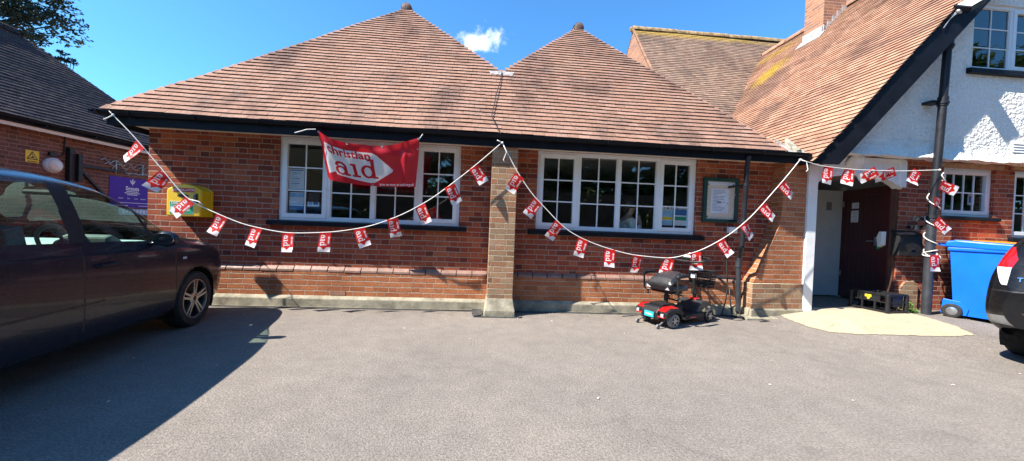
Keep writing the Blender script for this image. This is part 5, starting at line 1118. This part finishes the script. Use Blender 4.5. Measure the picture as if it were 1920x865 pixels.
for s in (1, -1): mb.prism([(-.60, s*.135, .13), (-.60, s*.135, .22), (-.52, s*.135, .255), (-.33, s*.135, .25), (-.24, s*.135, .20), (-.27, s*.135, .14), (-.32, s*.135, .185), (-.41, s*.135, .205), (-.50, s*.135, .185)], (0, s*.125, 0))
mb.box(-.14, .34, -.19, .19, .085, .125); mb.prism([(-.14, -.21, .07), (-.14, -.21, .15), (.30, -.21, .16), (.30, -.21, .08)], (0, .42, 0))
mb.build('chassis', M['plastic'], sc, bevel=.016, local=True)
for s in (1, -1): mb = MB(); mb.prism([(-.607, s*.12, .225), (-.50, s*.12, .266), (-.33, s*.12, .262), (-.33, s*.235, .252), (-.50, s*.235, .258), (-.60, s*.235, .226)], (0, 0, .012)); mb.box(-.622, -.60, min(s*.13, s*.23), max(s*.13, s*.23), .145, .165); mb.build('red_panel', M['sred'], sc, bevel=.006, local=True)
mb = MB(); mb.box(-.05, .08, -.218, -.205, .098, .115); mb.build('side_reflector', M['sred'], sc, bevel=.003, local=True)
mb = MB(); mb.box(-.635, -.618, -.075, .075, .13, .20, 0); put_text(mb, 'Mobility', .035, (-.6365, 0, .165), (0, -1, 0), (0, 0, 1), 1, .0005); mb.build('rear_plate', [M['teal'], M['signwhite']], sc, local=True)
for s in (1, -1): mb = MB(); mb.box(-.628, -.605, s*.20-.018, s*.20+.018, .16, .20); mb.build('reflector', M['lenswhite'], sc, bevel=.004, local=True)
mb = MB(); mb.prism([(.14, -.185, .15), (.20, -.18, .25), (.30, -.17, .30), (.44, -.17, .29), (.55, -.15, .235), (.56, -.15, .20), (.50, -.16, .215), (.40, -.17, .225), (.29, -.18, .18), (.24, -.185, .12)], (0, .35, 0)); mb.build('front_cowl', M['vinyl'], sc, bevel=.014, local=True)
mb = MB(); mb.box(.30, .40, -.06, .06, .295, .325); mb.build('red_tiller_base', M['sred'], sc, bevel=.01, local=True)
for s in (1, -1):
    mb = MB(); mb.tube([(-.45, s*.15, .26), (-.45, s*.15, .12), (-.62, s*.17, .05), (-.66, s*.17, .04)], .012, 6); mb.lathe([(0, -.012), (.028, -.012), (.03, 0), (.028, .012), (0, .012)], (-.655, s*.17, .032), (0, 1, 0), 16)
    mb.build('anti_tip_wheel', M['greyplastic'], sc, smooth=True, local=True)
mb = MB(); mb.tube([(-.16, -.10, .275), (-.17, -.10, .33), (-.17, .10, .33), (-.16, .10, .275)], .012, 8); mb.box(-.5, -.26, -.11, .11, .28, .298); mb.build('battery_box', M['plastic'], sc, smooth=True, local=True)
mb = MB(); mb.tube([(-.30, 0, .26), (-.28, 0, .47)], [.032, .026], 12); mb.tube([(-.28, 0, .36), (-.28, 0, .40)], .04, 12); mb.box(-.40, -.16, -.16, .16, .44, .465); mb.tube([(-.26, -.03, .44), (-.22, -.22, .42)], .012, 6); mb.build('seat_post', M['plastic'], sc, smooth=True, local=True)
mb = MB(); mb.box(-.44, -.06, -.195, .195, .47, .55); mb.build('seat', M['vinyl'], sc, bevel=.035, local=True)
mb = MB(); T = Matrix.Translation((-.45, 0, .535)) @ Matrix.Rotation(R(-27), 4, 'Y')
pts = []; nx_, ny_ = 12, 12
for i in range(nx_+1):
    for j in range(ny_+1):
        u = i/nx_; v = j/ny_*2-1; hw = .200-.055*u**1.5; rc = 1-.10*abs(v)**6
        pts.append(T @ Vector((.37*u*rc, v*hw, .045+.035*math.sin(math.pi*u)*(1-.5*v*v)+(-.03 if i in (0, nx_) or j in (0, ny_) else 0)+(.022*math.exp(-((u-.22)/.05)**2)))))
mb.add(pts, [(i*(ny_+1)+j, (i+1)*(ny_+1)+j, (i+1)*(ny_+1)+j+1, i*(ny_+1)+j+1) for i in range(nx_) for j in range(ny_)], 0); mb.box(-.02, .34, -.16, .16, -.01, .03, 0, T)
mb.box(-.035, .04, -.20, .20, -.02, .035, 1, T); mb.build('backrest', [M['vinyl'], M['plastic']], sc, smooth=True, local=True)
for s in (1, -1): mb = MB(); mb.prism([T @ Vector(q) for q in ((-.037, s*.12, -.015), (-.037, s*.185, -.015), (-.037, s*.17, .028))], T.to_3x3() @ Vector((-.006, 0, 0))); mb.build('seat_reflector', M['signwhite'], sc, local=True)
for s in (1, -1):
    mb = MB(); mb.tube([(-.36, s*.17, .455), (-.40, s*.26, .455), (-.42, s*.275, .48), (-.435, s*.275, .66), (-.42, s*.275, .685)], .013, 8); mb.tube([(-.435, s*.275, .68), (-.40, s*.275, .695), (-.22, s*.275, .70)], [.026, .028, .022], 10); mb.ball((-.425, s*.275, .685), .032, 8); mb.tube([(-.37, s*.25, .455), (-.37, s*.25, .41)], .012, 6); mb.ball((-.37, s*.25, .40), .018, 6)
    mb.build('armrest', M['plastic'], sc, smooth=True, local=True)
mb = MB(); mb.tube([(.36, 0, .27), (.345, 0, .42), (.31, 0, .66), (.27, 0, .89)], [.026, .024, .02, .02], 12); mb.box(.315, .375, -.035, .035, .38, .46); mb.tube([(.34, 0, .33), (.36, .05, .40), (.33, .04, .48)], .009, 6); mb.box(.285, .33, -.03, .03, .62, .68, 1); mb.build('tiller', [M['plastic'], M['signwhite']], sc, smooth=True, local=True)
mb = MB(); hp = []
for i in range(32):
    a = 2*math.pi*i/32; ca, sa = math.cos(a), math.sin(a); q = Vector((.25+.12*math.copysign(abs(ca)**.55, ca), .245*math.copysign(abs(sa)**.6, sa),   .895+.03*ca)); hp.append(q)
mb.tube(hp, .018, 8, closed=True); mb.build('handlebar', M['trim'], sc, smooth=2, local=True)
mb = MB(); T2 = Matrix.Translation((.26, 0, .905)) @ Matrix.Rotation(R(-22), 4, 'Y'); mb.box(-.085, .09, -.105, .105, -.02, .045, 0, T2); mb.box(-.07, .075, -.09, .09, .045, .056, 1, T2); mb.lathe([(.035, .056), (.032, .066), (0, .068)], (0, 0, 0), (0, 0, 1), 18, 0)
n0 = len(mb.v)-54
mb.v[n0:] = [tuple(T2 @ (Vector(q)+Vector((0, .0, 0)))) for q in mb.v[n0:]]
mb.box(-.03, .03, .04, .08, .055, .064, 2, T2); mb.build('control_panel', [M['plastic'], M['signwhite'], M['sred']], sc, bevel=.006, local=True)
mb = MB()
bx0, bx1, bw, b0, b1 = .40, .62, .155, .48, .72
def loop(z, k, r=.007): mb.tube([(bx0+.02*k, -bw+.02*k, z), (bx1-.02*k, -bw+.02*k, z), (bx1-.02*k, bw-.02*k, z), (bx0+.02*k, bw-.02*k, z)], r, 6, closed=True)
for i in range(7): z = b1-(b1-b0)*i/6; loop(z, i/6, .010 if i == 0 else .0055)
for i in range(9): y_ = -bw+2*bw*i/8; mb.tube([(bx1, y_, b1), (bx1-.02, y_*.88, b0), (bx0+.02, y_*.88, b0), (bx0, y_, b1)], .005, 5)
for i in range(1, 6): x_ = bx0+(bx1-bx0)*i/6; mb.tube([(x_, -bw, b1), (x_, -bw+.02, b0), (x_, bw-.02, b0), (x_, bw, b1)], .005, 5)
mb.box(bx0+.01, bx0+.018, -bw+.02, bw-.02, b0+.02, b0+.10); mb.box(bx1-.02, bx1-.012, -bw+.03, bw-.03, b0+.02, b0+.09); mb.bar((.33, 0, .64), (bx0+.01, 0, .64), .05, .03)
mb.build('basket', M['plastic'], sc, local=True)

# ------------------------------------------------------------------ bottle crate
cz = gz(6.4, -.2)+.006
u_ = Vector((-.12, .993, 0)); v_ = Vector((.993, .12, 0)); C0 = Vector((6.40, -.36, cz))
cr = thing('bottle_crate', 'empty black plastic bottle crate with a yellow mark on the path before the door', 'crate', tuple(C0))
T = Matrix(((v_.x, u_.x, 0, C0.x), (v_.y, u_.y, 0, C0.y), (0, 0, 1, C0.z), (0, 0, 0, 1))); LX_, LY_, HZ = .38, .52, .30
mb = MB(); 
for (x, y) in ((0, 0), (LX_, 0), (0, LY_), (LX_, LY_)): mb.tube([T @ Vector((x, y, 0)), T @ Vector((x, y, HZ-.012))], .030, 14)
for (x, y) in ((0, .17), (0, .35), (LX_, .17), (LX_, .35), (.19, 0), (.19, LY_)): mb.box(x-.012, x+.012, y-.012, y+.012, 0.02, HZ-.1, 0, T)
for z0_, z1_, t in ((.0, .038, .014), (HZ*.52, HZ*.52+.018, .014), (HZ-.03, HZ, .018)):
    mb.box(.0, LX_, -t, t, z0_, z1_, 0, T); mb.box(0, LX_, LY_-t, LY_+t, z0_, z1_, 0, T); mb.box(-t+.0005, t-.0005, .01, LY_-.01, z0_+.0004, z1_-.0004, 0, T); mb.box(LX_-t+.0005, LX_+t-.0005, .01, LY_-.01, z0_+.0004, z1_-.0004, 0, T)
for (a, b) in ((.10, .42),): mb.box(-.010, .006, a, b, HZ*.55, HZ-.03, 0, T); mb.box(LX_-.006, LX_+.010, a, b, HZ*.55, HZ-.03, 0, T)
mb.box(.08, .30, -.010, .006, HZ*.35, HZ-.03, 0, T); mb.box(.08, .30, LY_-.006, LY_+.01, HZ*.35, HZ-.03, 0, T)
for i in range(1, 5): mb.box(.02, LX_-.02, LY_*i/5-.005, LY_*i/5+.005, HZ-.07, HZ-.012, 0, T)
for i in range(1, 4): mb.box(LX_*i/4-.005, LX_*i/4+.005, .02, LY_-.02, HZ-.0705, HZ-.0125, 0, T)
mb.box(.02, LX_-.02, .02, LY_-.02, .004, .014, 0, T)
cf = mb.build('frame', M['plastic'], cr, bevel=.003)
mb = MB(); mb.box(-.0125, -.0095, .22, .31, HZ*.72, HZ*.85, 0, T); mb.prism([T @ Vector((-.011, .26+.02*math.cos(a), HZ*.67+.02*math.sin(a))) for a in [2*math.pi*i/12 for i in range(12)]], T.to_3x3() @ Vector((-.002, 0, 0))); mb.build('yellow_mark', M['ysign'], cf)

# ------------------------------------------------------------------ wheeled bins
def bin_(label, x, y, body, lidm, ang=0.):
    b = thing('wheeled_bin', label, 'bin', (x, y, gz(x, y)), ang); W_, D_, H_ = .58, .80, 1.02
    mb = MB(); n = 8; rows = []
    for i in range(n+1):
        t = i/n; z = .05+(H_-.05)*t; hw = .262+.028*t; y0 = -.40-.03*t; y1 = .30+.06*t; rows.append([(-hw, y0, z), (hw, y0, z), (hw, y1, z), (-hw, y1, z)])
    for i in range(n):
        for k in range(4): mb.quad(rows[i][k], rows[i][(k+1) % 4], rows[i+1][(k+1) % 4], rows[i+1][k])
    mb.poly(rows[0][::-1]); mb.build('body', body, b, bevel=.03, local=True)
    mb = MB(); mb.box(-.31, .31, -.44, .38, H_-.07, H_-.02); mb.build('rim', body, b, bevel=.012, local=True)
    mb = MB(); mb.prism([(-.32, .40, H_-.015), (-.32, -.47, H_-.06), (-.32, -.47, H_-.005), (-.32, -.38, H_+.035), (-.32, .30, H_+.085), (-.32, .40, H_+.06)], (.64, 0, 0)); mb.build('lid', lidm, b, bevel=.02, local=True)
    mb = MB(); mb.tube([(-.27, .37, H_+.0), (-.27, .47, H_+.02), (.27, .47, H_+.02), (.27, .37, H_+.0)], .018, 8); mb.build('handle', body, b, smooth=True, local=True)
    for s in (1, -1):
        mb = MB(); mb.lathe([(.05, -.03), (.085, -.03), (.10, -.018), (.10, .018), (.085, .03), (.06, .03), (.055, .02)], (s*.285, .31, .10), (s, 0, 0), 28, 0); mb.lathe([(.058, .022), (.03, .03), (0, .032)], (s*.285, .31, .10), (s, 0, 0), 24, 1); mb.build('wheel', [M['rubber'], M['alloy']], b, smooth=True, local=True)
    
    for s in (1, -1): mb = MB(); mb.prism([(s*.262, .42, .05), (s*.262, .18, .05), (s*.262, .16, .14), (s*.262, .24, .24), (s*.262, .40, .26)], (s*.02, 0, 0)); mb.build('wheel_arch', body, b, bevel=.006, local=True)
    return b
bb = bin_('blue wheeled bin with grey topped lid standing by the soil pipe', 7.80, -.66, M['binblue'], M['binblue'], R(24)); bb.scale = (1.12, 1.12, 1.10)
mb = MB(); mb.prism([(-.27, .33, 1.106), (-.27, -.36, 1.058), (.27, -.36, 1.058), (.27, .33, 1.106)], (0, 0, .006)); mb.build('lid_top', M['bingrey'], bb, local=True, bevel=.002)
bin_('orange lidded wheeled bin standing behind the blue bin', 8.55, -.42, M['bingrey'], M['binorange'], R(6)).scale = (1.08, 1.08, 1.10)

# ------------------------------------------------------------------ small ground things
dr = thing('drain_channel', 'narrow slotted drain running along the foot of the hall wall', 'drain', (-2, -.15, 0))
mb = MB()
def grating(x0, x1, y0, y1):
    mb.box(x0, x1, y0, y0+.012, -.02, .009, 0); mb.box(x0, x1, y1-.012, y1, -.02, .0095, 1); mb.quad((x0, y0, .0035), (x1, y0, .0035), (x1, y1, .0035), (x0, y1, .0035), 2)
    k = int((x1-x0)/.035)
    for i in range(k): a = x0+(x1-x0)*i/k; mb.box(a, a+.017, y0+.012, y1-.012, .0, .008, 0)
grating(-4.8, .03, -.185, -.115); grating(-.06, .62, -.53, -.45); grating(.56, 4.2, -.185, -.115)
mb.build('grating', [M['grate'], M['concrete'], M['gap']], dr)
mb = MB(); mb.prism([(-.08, -.44, .008), (-.055, -.52, .008), (.06, -.45, .009), (.05, -.13, .012), (-.10, -.13, .012)], (0, 0, .012)); mb.build('lead_dressing', M['grate'], dr)
mb = MB(); mb.prism([(4.02, -.42, -.02), (4.60, -.42, -.02), (4.50, -.14, -.02), (4.06, -.14, -.02)], (0, 0, .055)); gl_ = tag(mb.build('gully_cover', M['signwhite'], bevel=.012), 'pale concrete gully slab under the downpipe beside the scooter', 'gully'); gl_.data.materials[0] = M['concrete']
# weeds at the foot of the pipe
def leaves(mb, c, rad, n, size, rg, flat=.5, lo=0., hi=1.):
    for _ in range(n):
        while True:
            q = Vector((rg.uniform(-1, 1), rg.uniform(-1, 1), rg.uniform(-1, 1)))
            if q.length < 1: break
        q = Vector((q.x*rad[0], q.y*rad[1], q.z*rad[2]))+Vector(c); a = Vector((rg.gauss(0, 1), rg.gauss(0, 1), rg.gauss(0, flat))).normalized(); b = a.cross(Vector((rg.gauss(0, 1), rg.gauss(0, 1), rg.gauss(0, 1)))).normalized(); s = size*rg.uniform(.6, 1.3)
        mb.add([q-a*s, q+b*s*.42-a*s*.1, q+a*s, q-b*s*.42-a*s*.1], [(0, 1, 2, 3)], 0, rg.uniform(lo, hi))
rg = random.Random(5)
wd = thing('weed', 'small patch of bright green weeds between the crate and the soil pipe', 'plant', (7.08, -.18, .13))
mb = MB(); leaves(mb, (7.03, -.12, .20), (.10, .07, .09), 60, .030, rg); leaves(mb, (7.09, -.24, .155), (.14, .08, .03), 60, .028, rg); mb.build('leaf', M['weed'], wd, shade=True)
mb = MB()
for i in range(7): x = 7.0+.02*i; mb.tube([(x, -.14, .12), (x+rg.uniform(-.03, .03), -.13, .2), (x+rg.uniform(-.05, .05), -.12, .27)], .003, 4)
mb.build('stem', M['weed'], wd, shade=True)
mb = MB()
for _ in range(90):
    x, y = rg.uniform(-3, 8), rg.uniform(-5, -.2)
    if rg.random() < .5: y = rg.uniform(-.8, -.2)
    z = gz(x, y)+.008; s = rg.uniform(.006, .018); a = rg.uniform(0, 6)
    mb.add([(x+s*math.cos(a), y+s*math.sin(a), z), (x-s*math.sin(a)*.5, y+s*math.cos(a)*.5, z+.004), (x-s*math.cos(a), y-s*math.sin(a), z), (x+s*math.sin(a)*.5, y-s*math.cos(a)*.5, z+.002)], [(0, 1, 2, 3)], 0)
tag(mb.build('fallen_litter', M['cork']), 'small pale leaf scraps and grit scattered on the asphalt', 'litter', kind='stuff')

# ------------------------------------------------------------------ person seen through the right window
hd = Vector(at(1183, 389, .50))
fz = .105
pn = thing('person', 'person with dark hair in a pale cardigan behind the right window, hand near face', 'person', (hd.x-.05, .50, fz))
hz = hd.z
def skin(name, verts, edges, radii, mat, parent, sub=2):
    me = bpy.data.meshes.new(name); me.from_pydata(verts, edges, []); me.materials.append(mat); o = bpy.data.objects.new(name, me); col.objects.link(o); o.parent = parent; o.location = (0, 0, 0) if parent.type != 'EMPTY' else -parent.location
    m1 = o.modifiers.new('skin', 'SKIN')
    for i, r_ in enumerate(radii): q = me.skin_vertices[0].data[i]; q.radius = r_ if isinstance(r_, tuple) else (r_, r_); q.use_root = (i == 0)
    m1.use_smooth_shade = True; m2 = o.modifiers.new('sub', 'SUBSURF'); m2.levels = m2.render_levels = sub
    return o
bx, by = hd.x-.06, .50
V_ = [(bx, by, hz-.70), (bx-.005, by, hz-.52), (bx+.0, by, hz-.34), (bx+.015, by, hz-.22), (bx+.03, by, hz-.14), (bx+.055, by, hz-.04), (bx+.06, by, hz+.05),
      (bx+.01, by-.17, hz-.24), (bx+.06, by-.23, hz-.46), (bx+.17, by-.16, hz-.30), (bx+.15, by-.10, hz-.13),
      (bx+.01, by+.17, hz-.24), (bx-.01, by+.24, hz-.50), (bx+.14, by+.16, hz-.62),
      (bx, by-.09, hz-.80), (bx+.02, by-.10, hz-1.18), (bx, by-.10, fz+.06), (bx+.14, by-.10, fz+.03), (bx, by+.09, hz-.80), (bx+.0, by+.10, hz-1.18), (bx-.02, by+.10, fz+.06), (bx+.12, by+.10, fz+.03)]
E_ = [(0, 1), (1, 2), (2, 3), (3, 4), (4, 5), (5, 6), (3, 7), (7, 8), (8, 9), (9, 10), (3, 11), (11, 12), (12, 13), (0, 14), (14, 15), (15, 16), (16, 17), (0, 18), (18, 19), (19, 20), (20, 21)]
rad = [.14, .13, .145, .10, .052, .085, .09, .062, .046, .036, .032, .062, .046, .034, .09, .06, .042, .04, .09, .06, .042, .04]
body_ = skin('body', V_, E_, rad, M['skin'], pn)
ci = [0, 1, 2, 3, 7, 8, 9, 11, 12, 13]; remap = {k: i for i, k in enumerate(ci)}
skin('cardigan', [V_[i] for i in ci], [(remap[a], remap[b]) for a, b in E_ if a in remap and b in remap], [.165, .15, .165, .112, .078, .062, .047, .078, .062, .047], M['cardigan'], pn)
ti = [0, 14, 15, 16, 18, 19, 20]; remap = {k: i for i, k in enumerate(ti)}
skin('trousers', [V_[i] for i in ti], [(remap[a], remap[b]) for a, b in E_ if a in remap and b in remap], [.155, .105, .075, .06, .105, .075, .06], M['navy'], pn)
mb = MB(); mb.ball((bx+.045, by+.008, hz+.045), (.105, .10, .115), 14); mb.ball((bx-.015, by+.01, hz+.0), (.075, .085, .11), 12); mb.build('hair', M['hair'], pn, smooth=2)
mb = MB(); mb.ball((bx+.155, by-.01, hz+.0), (.022, .016, .022), 8); mb.build('nose', M['skin'], pn, smooth=2)
for s in (-1, 1): mb = MB(); mb.ball((bx+.130, by+s*.034, hz+.03), (.012, .013, .008), 8); mb.build('eye', M['sblack'], pn)
mb = MB(); mb.ball((bx+.135, by, hz-.045), (.012, .026, .008), 8); mb.build('mouth', M['wooddark'], pn)
for k in range(5):
    q0 = Vector((bx+.150+.004*k, by-.128+.014*k, hz-.125)); ln = (.035, .06, .07, .065, .05)[k]
    skin('finger', [tuple(q0), tuple(q0+Vector((-.004, .004, ln*.5))), tuple(q0+Vector((-.018, .012, ln)))], [(0, 1), (1, 2)], [.009, .0085, .007], M['skin'], pn, 1)

# ------------------------------------------------------------------ trees
def tree(name, label, x, y, h, crown, mat, seed, n_cl=60, per=90, size=.12, droop=.0, group=None, trunk_r=.22):
    rg = random.Random(seed); t = thing(name, label, 'tree', (x, y, 0), 0, group)
    mb = MB(); top = h*.80
    tp_ = [(x+.12*math.sin(i*1.1+seed), y+.1*math.cos(i*1.3), top*i/7) for i in range(8)]; mb.tube(tp_, [trunk_r*(1-.8*i/7) for i in range(8)], 10)
    lm = MB(); cx, cy, cz_ = x, y, crown[3]; rx, ry, rz = crown[:3]
    for k in range(n_cl):
        while True:
            q = Vector((rg.uniform(-1, 1), rg.uniform(-1, 1), rg.uniform(-1, 1)))
            if .35 < q.length < 1: break
        c = Vector((cx+q.x*rx, cy+q.y*ry, cz_+q.z*rz-droop*(q.x*q.x+q.y*q.y)*rz)); z0 = max(h*.25, min(top, c.z-.3*(abs(q.x)+abs(q.y))*rx)); i = min(6, int(z0/top*7)); s = Vector(tp_[i])
        mb.tube([s, (s+c)/2+Vector((0, 0, .15*rz*rg.uniform(0, 1))), c], [trunk_r*.28, trunk_r*.14, .01], 5)
        r_ = rg.uniform(.35, .8)*rx*.45; tone = rg.uniform(0, .5)
        leaves(lm, c, (r_, r_, r_*rg.uniform(.35, .7)), int(per*rg.uniform(.6, 1.3)), size, rg, .6, tone, tone+.5)
    mb.build('trunk', M['bark'], t, smooth=2); lm.build('crown', mat, t, shade=True); return t
q = at(-70, -55, 6.8)
tree('conifer_tree', 'dark feathery tree rising behind the annexe roof in the top left corner', q[0], q[1], q[2]+2.5, (2.25, 2.2, 2.0, q[2]), M['leafblue'], 11, 120, 170, .075, .25)
q = at(114, 110, 7.9)
tree('small_tree', 'small wispy treetop peeping over the annexe roof hip', q[0], q[1], q[2]+.5, (.38, .38, .30, q[2]), M['leafblue'], 14, 14, 40, .05, .2, trunk_r=.06)
for i, (x, y, h) in enumerate(((3., -21, 12), (8.5, -20, 13.5), (14, -20.5, 13), (19.5, -19, 14), (25.5, -18, 14.5), (32, -16, 14), (-2.5, -23, 12.5), (-24, -17, 12))):  # row known only from reflections, lengthened and raised to cut low sky light
    tree('unseen_tree', 'unseen leafy tree reflected in the hall windows, row extended to block low sky light', x, y, h, (4.6, 3.2, h*.44, h*.54), M['leaf'], 60+i, 90, 110, .30, 0, 'trees across the car park')
hs = thing('house', 'brick house with a gabled roof across the car park reflected in the left hall window', 'house', (-14, -28, 0))
mb = MB(); mb.box(-20, -9, -34, -27, 0, 3.6); mb.build('wall', M['brick_brown'], hs); mb = MB(); mb.prism([(-20.5, -26.6, 3.5), (-8.5, -26.6, 3.5), (-14.5, -26.6, 8.0)], (0, -7.8, 0)); mb.build('roof', M['ridge_old'], hs)
mb = MB(); mb.box(-17.5, -15.5, -26.98, -26.9, 1.2, 2.7); mb.build('window', M['white'], hs)
hg = thing('hedge', 'unseen green hedge added across the car park to darken the hall window reflections', 'hedge', (12, -15, 0))  # added out of view to hide bright sky low in the window reflections
lm = MB(); rg = random.Random(77)
for i in range(110): f = i/109; leaves(lm, (-9+45*f, -17.6+4.2*f+rg.uniform(-.3, .3), rg.uniform(.5, 3.4)), (.75, .5, .75), 75, .16, rg, .6, .0, 1.)
lm.build('foliage', M['leaf'], hg, shade=True)
mb = MB(); mb.prism([(-9.3, -17.9, 0), (36.2, -13.7, 0), (36.2, -13.3, 0), (-9.3, -17.5, 0)], (0, 0, 3.4)); mb.build('opaque_core', M['bark'], hg)
